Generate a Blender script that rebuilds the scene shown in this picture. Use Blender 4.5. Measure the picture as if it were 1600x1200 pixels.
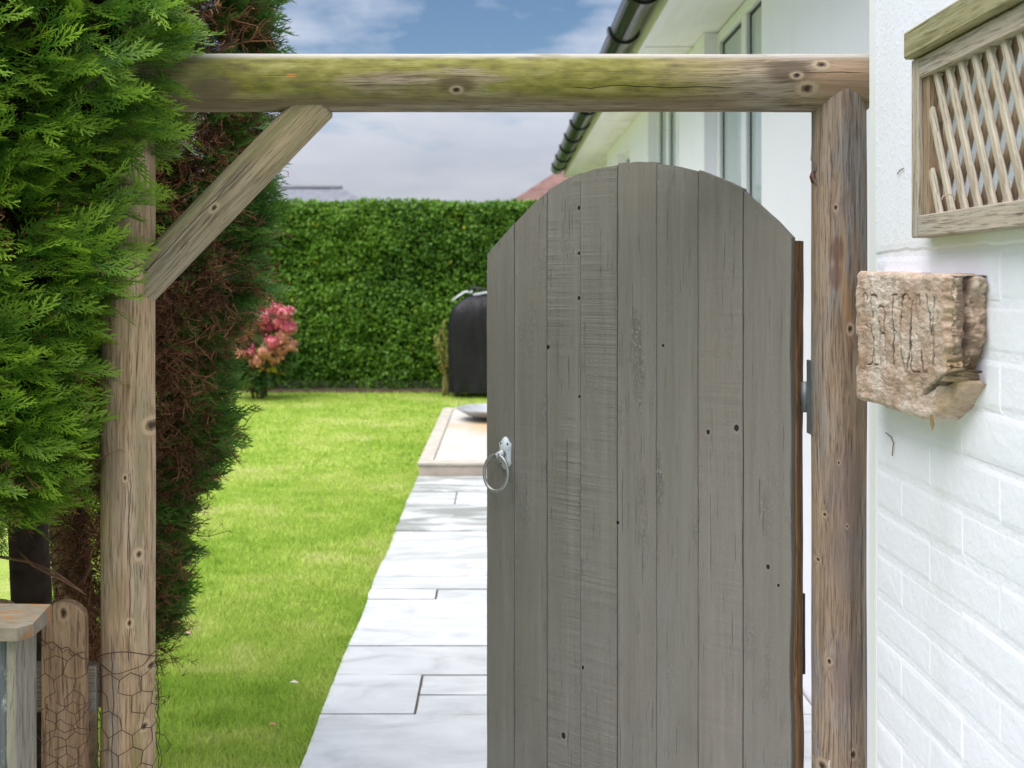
import bpy, math, random
import numpy as np
from mathutils import Vector, Matrix, noise as mnoise

for o in list(bpy.data.objects):
    bpy.data.objects.remove(o)
S = bpy.context.scene
COL = S.collection
R = math.radians

# ------------------------------------------------------------------ camera
EYE = 1.45
cam_d = bpy.data.cameras.new('camera')
cam_d.sensor_width = 36.0
cam_d.lens = 36.0
cam_d.shift_x = 0.0094
cam_d.shift_y = -0.1
cam_d.clip_start = 0.05
cam_d.clip_end = 1500
cam_d.dof.use_dof = True
cam_d.dof.focus_distance = 1.95
cam_d.dof.aperture_fstop = 6.0
cam = bpy.data.objects.new('camera', cam_d)
cam.location = (0, 0, EYE)
cam.rotation_euler = (R(90), 0, 0)
COL.objects.link(cam)
S.camera = cam

# ------------------------------------------------------------------ world
SUN_DIR = Vector((-0.34, -0.32, 0.88)).normalized()
SUN_EL = math.asin(SUN_DIR.z)
SUN_ROT = math.atan2(SUN_DIR.x, SUN_DIR.y)
world = bpy.data.worlds.new('World')
S.world = world
world.use_nodes = True
nt = world.node_tree
nt.nodes.clear()
wo = nt.nodes.new('ShaderNodeOutputWorld')
bg = nt.nodes.new('ShaderNodeBackground')
bg.inputs['Strength'].default_value = 0.12
sky = nt.nodes.new('ShaderNodeTexSky')
sky.sky_type = 'NISHITA'
sky.sun_disc = False
sky.sun_elevation = SUN_EL
sky.sun_rotation = SUN_ROT
sky.air_density = 1.0
sky.dust_density = 0.6
sky.ozone_density = 2.0
tc = nt.nodes.new('ShaderNodeTexCoord')
sep = nt.nodes.new('ShaderNodeSeparateXYZ')
nt.links.new(tc.outputs['Generated'], sep.inputs[0])


def wmath(op, a, b=None, clamp=False):
    n = nt.nodes.new('ShaderNodeMath')
    n.operation = op
    n.use_clamp = clamp
    for i, v in enumerate((a, b)):
        if v is None:
            continue
        if isinstance(v, (int, float)):
            n.inputs[i].default_value = v
        else:
            nt.links.new(v, n.inputs[i])
    return n.outputs[0]


zz = wmath('MAXIMUM', sep.outputs['Z'], 0.0)
den = wmath('ADD', zz, 0.16)
cx = wmath('DIVIDE', sep.outputs['X'], den)
cy = wmath('DIVIDE', sep.outputs['Y'], den)
comb = nt.nodes.new('ShaderNodeCombineXYZ')
nt.links.new(cx, comb.inputs[0])
nt.links.new(cy, comb.inputs[1])
cn = nt.nodes.new('ShaderNodeTexNoise')
cn.inputs['Scale'].default_value = 2.3
cn.inputs['Detail'].default_value = 9
cn.inputs['Roughness'].default_value = 0.55
nt.links.new(comb.outputs[0], cn.inputs['Vector'])
# more cloud towards the horizon (a bank of cloud lies along it), broken blue above
bank = wmath('MAXIMUM', wmath('MULTIPLY', wmath('SUBTRACT', 0.2, zz), 5.0), wmath('MULTIPLY', wmath('SUBTRACT', zz, 0.27), 1.2, clamp=True))
cov = wmath('ADD', wmath('SUBTRACT', cn.outputs['Fac'], 0.44), bank)
cov = wmath('MULTIPLY', cov, 3.2, clamp=True)
cov = wmath('MULTIPLY', cov, 0.96)
tint = nt.nodes.new('ShaderNodeMix')
tint.data_type = 'RGBA'
tint.blend_type = 'MULTIPLY'
tint.inputs[0].default_value = 1.0
nt.links.new(sky.outputs[0], tint.inputs[6])
tint.inputs[7].default_value = (0.345, 0.38, 0.395, 1)
cn2 = nt.nodes.new('ShaderNodeTexNoise')
cn2.inputs['Scale'].default_value = 1.6
cn2.inputs['Detail'].default_value = 6
nt.links.new(comb.outputs[0], cn2.inputs['Vector'])
cr = nt.nodes.new('ShaderNodeValToRGB')
cr.color_ramp.elements[0].position = 0.3
cr.color_ramp.elements[0].color = (1.22, 1.3, 1.5, 1)
cr.color_ramp.elements[1].position = 0.72
cr.color_ramp.elements[1].color = (1.65, 1.7, 1.88, 1)
nt.links.new(cn2.outputs['Fac'], cr.inputs[0])
mx = nt.nodes.new('ShaderNodeMix')
mx.data_type = 'RGBA'
nt.links.new(cov, mx.inputs[0])
nt.links.new(tint.outputs[2], mx.inputs[6])
# an overcast sky is about three times brighter overhead than along the horizon
lum = wmath('ADD', 1.0, wmath('MULTIPLY', zz, 4.8))
lumv = nt.nodes.new('ShaderNodeVectorMath')
lumv.operation = 'SCALE'
nt.links.new(cr.outputs[0], lumv.inputs[0])
nt.links.new(lum, lumv.inputs['Scale'])
nt.links.new(lumv.outputs[0], mx.inputs[7])
nt.links.new(mx.outputs[2], bg.inputs['Color'])
nt.links.new(bg.outputs[0], wo.inputs['Surface'])

# ------------------------------------------------------------------ sun
sd = bpy.data.lights.new('sun', 'SUN')
sd.energy = 1.5
sd.angle = R(45)
sd.color = (1.0, 0.96, 0.9)
sun = bpy.data.objects.new('sun', sd)
sun.rotation_euler = SUN_DIR.to_track_quat('Z', 'Y').to_euler()
sun.location = (-3, -4, 8)
COL.objects.link(sun)

# ------------------------------------------------------------------ exposure
S.view_settings.view_transform = 'Standard'
S.view_settings.look = 'None'
S.view_settings.gamma = 1.0
S.view_settings.exposure = 1.17
S.view_settings.use_curve_mapping = False
S.render.engine = 'CYCLES'
S.cycles.use_denoising = True
S.cycles.denoising_prefilter = 'NONE'
S.cycles.max_bounces = 8
S.cycles.sample_clamp_indirect = 4


# ================================================================== helpers
def P(px, py, Y):
    """world point seen at pixel (px, py) of the 1600 x 1200 photograph at depth Y"""
    return Vector(((px - 785) * Y / 1600, Y, EYE + (440 - py) * Y / 1600))


W = {}


def tag(o, label=None, cat=None, group=None, kind=None):
    if label: o['label'] = label
    if cat: o['category'] = cat
    if group: o['group'] = group
    if kind: o['kind'] = kind
    return o


def place(o, parent=None, frame=None):
    frame = frame or Matrix.Identity(4)
    COL.objects.link(o)
    if parent is not None:
        o.parent = parent
        o.matrix_basis = W[parent].inverted() @ frame
    else:
        o.matrix_basis = frame
    W[o] = frame
    return o


def thing(name, label, cat, loc=(0, 0, 0), group=None, kind=None):
    o = bpy.data.objects.new(name, None)
    o.empty_display_size = 0.1
    place(o, None, Matrix.Translation(Vector(loc)))
    return tag(o, label, cat, group, kind)


def mesh_np(name, verts, faces, mats, smooth=False, attrs=None, mat_idx=None):
    """faces: (n,3) or (n,4) array, or list of lists"""
    me = bpy.data.meshes.new(name)
    if isinstance(faces, np.ndarray):
        v = np.asarray(verts, dtype=np.float32)
        n, k = faces.shape
        me.vertices.add(len(v))
        me.vertices.foreach_set('co', v.ravel())
        me.loops.add(n * k)
        me.loops.foreach_set('vertex_index', faces.astype(np.int32).ravel())
        me.polygons.add(n)
        me.polygons.foreach_set('loop_start', np.arange(0, n * k, k, dtype=np.int32))
        me.polygons.foreach_set('loop_total', np.full(n, k, dtype=np.int32))
        me.update(calc_edges=True)
    else:
        me.from_pydata([tuple(x) for x in verts], [], [tuple(f) for f in faces])
        me.update()
    if not isinstance(mats, (list, tuple)):
        mats = [mats]
    for m in mats:
        me.materials.append(m)
    if mat_idx is not None:
        me.polygons.foreach_set('material_index', np.asarray(mat_idx, dtype=np.int32))
    if smooth:
        me.polygons.foreach_set('use_smooth', np.ones(len(me.polygons), dtype=bool))
    if attrs:
        for k, a in attrs.items():
            at = me.attributes.new(k, 'FLOAT', 'POINT')
            at.data.foreach_set('value', np.asarray(a, dtype=np.float32))
    return me


def obj(name, verts, faces, mat, parent=None, frame=None, smooth=False, attrs=None, mat_idx=None):
    """verts are local to frame (world when frame is None)"""
    if frame is None and parent is not None:
        base = W[parent].translation
        frame = Matrix.Translation(base)
        verts = np.asarray(verts, dtype=np.float64) - np.array(base)
    me = mesh_np(name, verts, faces, mat, smooth, attrs, mat_idx)
    o = bpy.data.objects.new(name, me)
    return place(o, parent, frame)


class MB:
    """collects shapes into one mesh"""
    def __init__(self):
        self.v, self.f, self.m = [], [], []

    def add(self, verts, faces, mi=0):
        b = len(self.v)
        self.v += [tuple(x) for x in verts]
        self.f += [tuple(b + i for i in f) for f in faces]
        self.m += [mi] * len(faces)
        return self

    def box(self, lo, hi, bev=0.0, mi=0):
        (x0, y0, z0), (x1, y1, z1) = lo, hi
        if bev <= 0:
            v = [(x0, y0, z0), (x1, y0, z0), (x1, y1, z0), (x0, y1, z0), (x0, y0, z1), (x1, y0, z1), (x1, y1, z1), (x0, y1, z1)]
            f = [(0, 3, 2, 1), (4, 5, 6, 7), (0, 1, 5, 4), (1, 2, 6, 5), (2, 3, 7, 6), (3, 0, 4, 7)]
            return self.add(v, f, mi)
        b = bev
        v = []
        for z, s in ((z0, 0), (z0 + b, 1), (z1 - b, 1), (z1, 0)):
            i = 0 if s else b
            x0_, x1_, y0_, y1_ = x0 + i, x1 - i, y0 + i, y1 - i
            c = b if s else 0.0001
            v += [(x0_ + c, y0_, z), (x1_ - c, y0_, z), (x1_, y0_ + c, z), (x1_, y1_ - c, z), (x1_ - c, y1_, z), (x0_ + c, y1_, z), (x0_, y1_ - c, z), (x0_, y0_ + c, z)]
        f = [tuple(range(7, -1, -1)), tuple(range(24, 32))]
        for r in range(3):
            for i in range(8):
                j = (i + 1) % 8
                f.append((r * 8 + i, r * 8 + j, r * 8 + 8 + j, r * 8 + 8 + i))
        return self.add(v, f, mi)

    def tube(self, pts, rad, n=8, mi=0, caps=True):
        pts = [Vector(p) for p in pts]
        rads = rad if isinstance(rad, (list, tuple)) else [rad] * len(pts)
        vs, fs = [], []
        prev = None
        for i, p in enumerate(pts):
            d = (pts[min(i + 1, len(pts) - 1)] - pts[max(i - 1, 0)])
            if d.length < 1e-9:
                d = Vector((0, 0, 1))
            d.normalize()
            if prev is None:
                a = Vector((0, 0, 1)) if abs(d.z) < 0.9 else Vector((1, 0, 0))
                u = d.cross(a).normalized()
            else:
                u = (prev - d * prev.dot(d)).normalized()
            prev = u
            w = d.cross(u)
            for k in range(n):
                t = 2 * math.pi * k / n
                vs.append(p + (u * math.cos(t) + w * math.sin(t)) * rads[i])
        for i in range(len(pts) - 1):
            for k in range(n):
                l = (k + 1) % n
                fs.append((i * n + k, i * n + l, i * n + n + l, i * n + n + k))
        if caps:
            fs.append(tuple(range(n - 1, -1, -1)))
            fs.append(tuple((len(pts) - 1) * n + k for k in range(n)))
        return self.add(vs, fs, mi)

    def lathe(self, prof, center, n=32, mi=0):
        c = Vector(center)
        vs, fs = [], []
        for r, z in prof:
            for k in range(n):
                t = 2 * math.pi * k / n
                vs.append(c + Vector((r * math.cos(t), r * math.sin(t), z)))
        for i in range(len(prof) - 1):
            for k in range(n):
                l = (k + 1) % n
                fs.append((i * n + k, i * n + l, i * n + n + l, i * n + n + k))
        return self.add(vs, fs, mi)

    def build(self, name, mat, parent=None, frame=None, smooth=False):
        return obj(name, self.v, self.f, mat, parent, frame, smooth, mat_idx=self.m)


# ================================================================== materials
class Mat:
    def __init__(self, name, rough=0.7, spec=0.3, color=(0.5, 0.5, 0.5)):
        self.m = bpy.data.materials.new(name)
        self.m.use_nodes = True
        self.t = self.m.node_tree
        self.b = self.t.nodes['Principled BSDF']
        self.b.inputs['Roughness'].default_value = rough
        self.b.inputs['Specular IOR Level'].default_value = spec
        self.b.inputs['Base Color'].default_value = (*color, 1)
        self._tc = None

    def node(self, t):
        return self.t.nodes.new(t)

    def link(self, a, b):
        self.t.links.new(a, b)

    def put(self, sock, v):
        if hasattr(v, 'is_linked') or hasattr(v, 'links'):
            self.link(v, sock)
        elif isinstance(v, (tuple, list)):
            sock.default_value = (*v, 1) if (len(v) == 3 and sock.type == 'RGBA') else v
        else:
            sock.default_value = v

    def co(self, which='Object'):
        if self._tc is None:
            self._tc = self.node('ShaderNodeTexCoord')
        return self._tc.outputs[which]

    def pos(self):
        return self.node('ShaderNodeNewGeometry').outputs['Position']

    def math(self, op, a, b=0.0, c=None, clamp=False):
        n = self.node('ShaderNodeMath')
        n.operation = op
        n.use_clamp = clamp
        self.put(n.inputs[0], a)
        self.put(n.inputs[1], b)
        if c is not None:
            self.put(n.inputs[2], c)
        return n.outputs[0]

    def vmul(self, v, s):
        n = self.node('ShaderNodeVectorMath')
        n.operation = 'MULTIPLY'
        self.put(n.inputs[0], v)
        self.put(n.inputs[1], s)
        return n.outputs[0]

    def vadd(self, v, s):
        n = self.node('ShaderNodeVectorMath')
        n.operation = 'ADD'
        self.put(n.inputs[0], v)
        self.put(n.inputs[1], s)
        return n.outputs[0]

    def dist(self, v, p):
        n = self.node('ShaderNodeVectorMath')
        n.operation = 'DISTANCE'
        self.put(n.inputs[0], v)
        self.put(n.inputs[1], p)
        return n.outputs['Value']

    def xyz(self, v):
        n = self.node('ShaderNodeSeparateXYZ')
        self.put(n.inputs[0], v)
        return n.outputs

    def noise(self, v, scale=5, detail=4, rough=0.55, dist=0.0, out='Fac'):
        n = self.node('ShaderNodeTexNoise')
        self.put(n.inputs['Vector'], v)
        n.inputs['Scale'].default_value = scale
        n.inputs['Detail'].default_value = detail
        n.inputs['Roughness'].default_value = rough
        n.inputs['Distortion'].default_value = dist
        return n.outputs[out]

    def voro(self, v, scale=5, rand=1.0, out='Distance', feature='F1'):
        n = self.node('ShaderNodeTexVoronoi')
        n.feature = feature
        self.put(n.inputs['Vector'], v)
        n.inputs['Scale'].default_value = scale
        n.inputs['Randomness'].default_value = rand
        return n.outputs[out]

    def ramp(self, f, stops, interp='LINEAR'):
        n = self.node('ShaderNodeValToRGB')
        n.color_ramp.interpolation = interp
        e = n.color_ramp.elements
        while len(e) > 1:
            e.remove(e[-1])
        for i, (p, c) in enumerate(stops):
            if i == 0:
                e[0].position = p
                q = e[0]
            else:
                q = e.new(p)
            c = (c, c, c) if isinstance(c, (int, float)) else c
            q.color = (*c, 1)
        self.put(n.inputs[0], f)
        return n.outputs[0]

    def step(self, f, a, b):
        """0 below a, 1 above b"""
        n = self.node('ShaderNodeMapRange')
        n.interpolation_type = 'SMOOTHSTEP'
        self.put(n.inputs['Value'], f)
        n.inputs['From Min'].default_value = min(a, b)
        n.inputs['From Max'].default_value = max(a, b)
        n.inputs['To Min'].default_value = 0 if a < b else 1
        n.inputs['To Max'].default_value = 1 if a < b else 0
        return n.outputs['Result']

    def mix(self, f, a, b, mode='MIX'):
        n = self.node('ShaderNodeMix')
        n.data_type = 'RGBA'
        n.blend_type = mode
        self.put(n.inputs[0], f)
        self.put(n.inputs[6], a)
        self.put(n.inputs[7], b)
        return n.outputs[2]

    def attr(self, name, typ='GEOMETRY'):
        n = self.node('ShaderNodeAttribute')
        n.attribute_type = typ
        n.attribute_name = name
        return n.outputs['Fac']

    def rand(self):
        return self.node('ShaderNodeObjectInfo').outputs['Random']

    def color(self, c):
        self.put(self.b.inputs['Base Color'], c)
        return self

    def rough(self, c):
        self.put(self.b.inputs['Roughness'], c)
        return self

    def bump(self, h, strength=0.5, dist=0.01):
        n = self.node('ShaderNodeBump')
        n.inputs['Strength'].default_value = strength
        n.inputs['Distance'].default_value = dist
        self.put(n.inputs['Height'], h)
        self.link(n.outputs[0], self.b.inputs['Normal'])
        return self

    def translucent(self, col, f=0.3):
        t = self.node('ShaderNodeBsdfTranslucent')
        self.put(t.inputs['Color'], col)
        m = self.node('ShaderNodeMixShader')
        m.inputs[0].default_value = f
        self.link(self.b.outputs[0], m.inputs[1])
        self.link(t.outputs[0], m.inputs[2])
        out = self.t.nodes['Material Output']
        self.link(m.outputs[0], out.inputs['Surface'])
        return self


def plain(name, color, rough=0.6, spec=0.3, var=0.12, scale=20, bump=0.1, metal=0.0):
    M = Mat(name, rough, spec, color)
    n = M.noise(M.co(), scale, 5)
    M.color(M.mix(M.step(n, 0.25, 0.75), tuple(c * (1 - var) for c in color), tuple(min(1, c * (1 + var)) for c in color)))
    if bump:
        M.bump(n, bump, 0.004)
    M.b.inputs['Metallic'].default_value = metal
    return M.m


def wood(name, light, mid, dark, grain=1.0, knots=(), algae=0.0, grey=0.3, bump=0.5, seed=0.0, cracks=(), scars=(), streaks=(), paint=()):
    """weathered timber; grain runs along the local z axis, front is local -y"""
    M = Mat(name, 0.82, 0.2)
    co = M.co()
    p = M.vadd(co, (seed * 3.1, seed * 1.7, seed * 5.3))
    warp = M.noise(M.vmul(p, (7, 7, 1.6)), 1.0, 3, 0.5, out='Color')
    warp = M.vmul(M.vadd(warp, (-0.5, -0.5, -0.5)), (0.03, 0.03, 0.0))
    # rings bend round each knot
    kd = None
    flat = M.vmul(co, (1, 0, 0.62))
    for (kx, kz, kr) in knots:
        d = M.math('DIVIDE', M.dist(flat, (kx, 0, kz * 0.62)), kr * 0.85)
        kd = d if kd is None else M.math('MINIMUM', kd, d)
    q = M.vadd(p, warp)
    if kd is not None:
        bend = M.math('DIVIDE', 0.012, M.math('ADD', kd, 0.6))
        cb = M.node('ShaderNodeCombineXYZ')
        M.link(bend, cb.inputs[0])
        q = M.vadd(q, cb.outputs[0])
    g1 = M.noise(M.vmul(q, (150 * grain, 150 * grain, 4.5)), 1.0, 5, 0.65)
    g2 = M.noise(M.vmul(q, (430 * grain, 430 * grain, 16)), 1.0, 4, 0.65)
    g4 = M.noise(M.vmul(q, (210 * grain, 210 * grain, 2.6)), 1.0, 3, 0.6)
    g3 = M.noise(M.vmul(q, (26, 26, 1.1)), 1.0, 3, 0.55)
    patch = M.noise(M.vmul(p, (9, 9, 3.0)), 1.0, 4, 0.6)
    f = M.math('ADD', M.math('MULTIPLY', g1, 0.5), M.math('MULTIPLY', g3, 0.5))
    col = M.ramp(f, [(0.36, dark), (0.45, mid), (0.57, light), (0.68, mid)])
    greyc = tuple(0.33 * sum(light) * c for c in (0.98, 0.97, 1.0))
    col = M.mix(M.math('MULTIPLY', M.step(patch, 0.42, 0.66), grey), col, M.mix(M.step(g1, 0.3, 0.7), tuple(c * 0.62 for c in greyc), greyc))
    col = M.mix(M.math('MULTIPLY', M.step(g2, 0.52, 0.34), 0.75), col, tuple(c * 0.55 for c in dark))
    chk = M.math('MULTIPLY', M.step(g4, 0.37, 0.30), M.step(patch, 0.36, 0.5))
    col = M.mix(M.math('MULTIPLY', chk, 0.8), col, tuple(c * 0.35 for c in dark))
    spk = M.noise(M.vmul(p, (300, 300, 140)), 1.0, 3, 0.7)
    col = M.mix(M.math('MULTIPLY', M.step(spk, 0.62, 0.74), 0.35), col, tuple(min(0.75, c * 1.3) for c in light))
    X, Y_, Z = M.xyz(co)
    for (sx, z0, z1, wd, c, a) in streaks:      # long stains along the grain
        wob = M.math('ADD', X, M.math('MULTIPLY', M.math('SUBTRACT', patch, 0.5), 0.05))
        e = M.math('ABSOLUTE', M.math('SUBTRACT', wob, sx))
        s = M.math('MULTIPLY', M.step(e, wd, wd * 0.2), M.math('MULTIPLY', M.step(Z, z0, z0 + 0.1), M.step(Z, z1, z1 - 0.1)))
        col = M.mix(M.math('MULTIPLY', s, a), col, c)
    if algae:
        an = M.noise(M.vmul(p, (12, 12, 2.7)), 1.0, 5, 0.65)
        band = M.math('MULTIPLY', M.step(X, 0.052, 0.02), M.step(X, -0.062, -0.04))
        zb = M.math('MULTIPLY', M.step(Z, 0.02, 0.3), M.step(Z, 1.34, 1.0))
        al = M.math('MULTIPLY', M.math('MULTIPLY', M.step(an, 0.28, 0.5), band), M.math('MULTIPLY', zb, algae))
        ac = M.ramp(M.noise(M.vmul(p, (60, 60, 20)), 1.0, 4), [(0.3, (0.085, 0.08, 0.018)), (0.5, (0.19, 0.18, 0.028)), (0.7, (0.29, 0.275, 0.085))])
        col = M.mix(al, col, ac)
        # bleached upper edge
        bl = M.math('MULTIPLY', M.step(X, -0.036, -0.05), M.step(an, 0.35, 0.5))
        col = M.mix(M.math('MULTIPLY', bl, 0.75), col, (0.5, 0.48, 0.45))
    for (sx, sz, sr, c, a) in scars:            # blotches
        d = M.dist(M.vadd(M.vmul(co, (1, 0, 0.45)), M.vmul(warp, (0.6, 0, 0.6))), (sx, 0, sz * 0.45))
        d = M.math('ADD', d, M.math('MULTIPLY', M.math('SUBTRACT', g1, 0.5), sr * 0.8))
        col = M.mix(M.math('MULTIPLY', M.step(d, sr, sr * 0.45), a), col, c)
    for (sx, sz, sr, ln) in paint:              # dabs of white paint
        d = M.dist(M.vmul(co, (1, 0, ln)), (sx, 0, sz * ln))
        d = M.math('ADD', d, M.math('MULTIPLY', M.math('SUBTRACT', g2, 0.5), sr * 2.6))
        col = M.mix(M.math('MULTIPLY', M.step(d, sr, sr * 0.8), 0.85), col, (0.72, 0.7, 0.66))
    h = M.math('ADD', M.math('MULTIPLY', g1, 0.6), M.math('MULTIPLY', g2, 0.5))
    h = M.math('SUBTRACT', h, M.math('MULTIPLY', chk, 0.9))
    if kd is not None:
        rings = M.noise(M.math('MULTIPLY', kd, 3.0), 2.2, 2)
        n1 = M.node('ShaderNodeTexNoise')
        n1.noise_dimensions = '1D'
        M.link(M.math('MULTIPLY', kd, 4.0), n1.inputs['W'])
        col = M.mix(M.math('MULTIPLY', M.step(kd, 2.6, 1.2), 0.55), col, M.mix(M.step(n1.outputs['Fac'], 0.4, 0.6), dark, light))
        kj = M.math('ADD', kd, M.math('MULTIPLY', M.math('SUBTRACT', M.noise(M.vmul(p, (160, 160, 110)), 1.0, 3), 0.5), 0.9))
        col = M.mix(M.math('MULTIPLY', M.math('MULTIPLY', M.step(kj, 0.7, 1.0), M.step(kj, 1.9, 1.3)), 0.5), col, tuple(min(0.7, c * 1.25) for c in light))
        col = M.mix(M.math('MULTIPLY', M.step(kj, 0.95, 0.7), 0.55), col, tuple(c * 0.6 for c in dark))
        col = M.mix(M.math('MULTIPLY', M.step(kj, 0.6, 0.3), 0.9), col, tuple(c * 0.2 for c in dark))
        h = M.math('SUBTRACT', h, M.math('MULTIPLY', M.step(kd, 0.9, 0.3), 0.9))
    for (cx_, z0, z1, wd) in cracks:            # drying cracks along the grain
        wob = M.math('ADD', X, M.math('MULTIPLY', M.math('SUBTRACT', M.noise(M.vmul(p, (0, 0, 9)), 1.0, 3), 0.5), 0.022))
        e = M.math('ABSOLUTE', M.math('SUBTRACT', wob, cx_))
        s = M.math('MULTIPLY', M.step(e, wd, wd * 0.3), M.math('MULTIPLY', M.step(Z, z0, z0 + 0.04), M.step(Z, z1, z1 - 0.04)))
        col = M.mix(M.math('MULTIPLY', s, 0.9), col, (0.02, 0.014, 0.01))
        h = M.math('SUBTRACT', h, s)
    M.color(col)
    M.bump(h, bump, 0.0035)
    return M.m


WHITE = (0.85, 0.86, 0.95)


def white_paint(name, bump_scale=60, strength=0.25, dirt=0.35, dist=0.003, c=WHITE):
    M = Mat(name, 0.55, 0.3)
    p = M.pos()
    n = M.noise(p, bump_scale, 5, 0.6)
    n2 = M.noise(M.vmul(p, (6, 6, 1.2)), 1.0, 5, 0.65)
    sp = M.noise(p, 130, 2, 0.5)
    col = M.mix(M.math('MULTIPLY', M.step(n2, 0.5, 0.8), dirt), c, (0.62, 0.62, 0.57))
    col = M.mix(M.math('MULTIPLY', M.step(sp, 0.74, 0.79), 0.5 * dirt), col, (0.3, 0.29, 0.24))
    M.color(col)
    M.bump(n, strength, dist)
    return M


def roughcast():
    M = white_paint('rough_white_render', 40, 0.4, 0.25)
    p = M.pos()
    a = M.noise(p, 105, 5, 0.62)
    b = M.voro(p, 150, 1.0)
    c = M.noise(p, 9, 3, 0.5)
    h = M.math('ADD', M.math('MULTIPLY', M.step(a, 0.5, 0.66), 1.0), M.math('MULTIPLY', b, 0.4))
    h = M.math('ADD', h, c)
    M.bump(h, 0.28, 0.002)
    return M.m


m_brick = white_paint('white_painted_brick', 70, 0.4, 0.3, 0.004).m
m_mortar = white_paint('white_painted_mortar', 90, 0.5, 0.45, 0.004).m
m_render = roughcast()
m_house = white_paint('smooth_white_render', 45, 0.12, 0.2, 0.002, (0.89, 0.865, 0.94)).m
m_trimwhite = white_paint('white_gloss_trim', 30, 0.08, 0.25, 0.002, (0.78, 0.79, 0.8)).m
m_upvc = plain('white_plastic_frame', (0.8, 0.82, 0.84), 0.3, 0.5, 0.03, 6, 0)
m_gasket = plain('black_rubber_gasket', (0.02, 0.022, 0.028), 0.5, 0.3, 0.1, 30, 0)
m_gutter = plain('black_plastic_gutter', (0.014, 0.015, 0.016), 0.22, 0.5, 0.3, 8, 0)
Mg = Mat('window_glass', 0.04, 0.6, (0.42, 0.47, 0.5))
m_glass = Mg.m

# stained fascia / soffit: white with green algae streaks
M = Mat('algae_stained_white_board', 0.5, 0.3)
p = M.pos()
st = M.noise(M.vmul(p, (14, 1.1, 14)), 1.0, 5, 0.6)
st2 = M.noise(M.vmul(p, (3, 2.2, 3)), 1.0, 4, 0.6)
wet = M.step(M.xyz(p)[0], 0.9, 1.07)
c = M.mix(M.math('MULTIPLY', M.step(st, 0.45, 0.75), 0.3), (0.86, 0.82, 0.87), (0.58, 0.56, 0.5))
c = M.mix(M.math('MULTIPLY', M.math('MULTIPLY', M.step(st2, 0.35, 0.75), wet), 0.45), c, (0.44, 0.43, 0.33))
M.color(c)
m_soffit = M.m

# ================================================================== ground, lawn, path
M = Mat('garden_earth', 0.95, 0.1)
p = M.pos()
n = M.noise(p, 9, 6, 0.65)
M.color(M.ramp(n, [(0.3, (0.035, 0.026, 0.018)), (0.55, (0.085, 0.062, 0.04)), (0.75, (0.12, 0.1, 0.07))]))
M.bump(n, 0.8, 0.03)
m_earth = M.m

M = Mat('grassland', 0.95, 0.1)
n = M.noise(M.pos(), 0.4, 8, 0.65)
M.color(M.ramp(n, [(0.3, (0.05, 0.09, 0.02)), (0.7, (0.12, 0.18, 0.04))]))
m_far_ground = M.m

g = MB().add([(-600, -40, -0.08), (600, -40, -0.08), (600, 900, -0.08), (-600, 900, -0.08)], [(0, 1, 2, 3)]).build('ground', m_far_ground)
tag(g, 'open ground running out behind the gardens', None, kind='structure')


def lawn_colour(M, p, fine):
    n1 = M.noise(M.vmul(p, (1.0, 1.5, 1)), 0.85, 4, 0.55)
    n2 = M.noise(p, 4.5, 5, 0.6)
    n3 = M.noise(M.vmul(p, (2.2, 7.5, 1)), 1.0, 4, 0.6)
    f = M.math('ADD', M.math('MULTIPLY', n1, 0.45), M.math('ADD', M.math('MULTIPLY', n2, 0.3), M.math('MULTIPLY', n3, 0.25)))
    c = M.ramp(f, [(0.34, (0.25, 0.40, 0.048)), (0.45, (0.38, 0.54, 0.08)), (0.54, (0.51, 0.62, 0.14)), (0.64, (0.66, 0.67, 0.3))])
    return M.mix(1.0, c, M.ramp(fine, [(0.0, 0.62), (0.5, 1.0), (1.0, 1.3)]), 'MULTIPLY')


M = Mat('lawn_turf', 0.9, 0.15)
p = M.pos()
fn = M.noise(p, 160, 4, 0.7)
M.color(lawn_colour(M, p, M.step(fn, 0.25, 0.75)))
M.bump(fn, 1.0, 0.02)
m_lawn = M.m
M = Mat('grass_blades', 0.6, 0.25)
p = M.pos()
c = lawn_colour(M, p, M.attr('tone'))
M.color(c)
M.translucent(c, 0.35)
m_blade = M.m

LAWN_EDGE = -0.6
nx, ny = 60, 60
vs, fs = [], []
for j in range(ny + 1):
    for i in range(nx + 1):
        x = -13 + 17 * i / nx
        y = -1.5 + 15.5 * j / ny
        z = 0.012 * (mnoise.noise(Vector((x * 0.8, y * 0.8, 3))) - 0.3) - 0.012
        vs.append((x, y, z))
for j in range(ny):
    for i in range(nx):
        a = j * (nx + 1) + i
        fs.append((a, a + 1, a + nx + 2, a + nx + 1))
lawn = obj('lawn', vs, fs, m_lawn, smooth=True)
tag(lawn, 'bright green mown lawn beside the stone path', None, kind='structure')

rng = np.random.default_rng(7)
SLAB_ROWS = [-1.2, -0.55, 0.1, 0.75, 1.35, 1.95, 2.55, 3.41, 3.755, 4.05, 4.64, 4.80, 5.0, 5.52, 5.92, 6.62, 7.03, 7.6]


def path_edge(y):
    return -0.585 - 0.006 * y + 0.018 * mnoise.noise(Vector((y * 1.7, 0, 9))) + 0.006 * mnoise.noise(Vector((y * 9, 0, 2)))


# grass blades ------------------------------------------------------
def blades(n, y0, y1, power, h0, w0):
    u = rng.random(n)
    ys = (y0 ** power + u * (y1 ** power - y0 ** power)) ** (1 / power)
    xl = (120 - 785) * ys / 1600 - 0.25
    xs = xl + rng.random(n) * (path_edge_np(ys) - xl + 0.015)
    return xs, ys, h0, w0


def path_edge_np(ys):
    return np.array([path_edge(float(y)) for y in ys])


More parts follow.
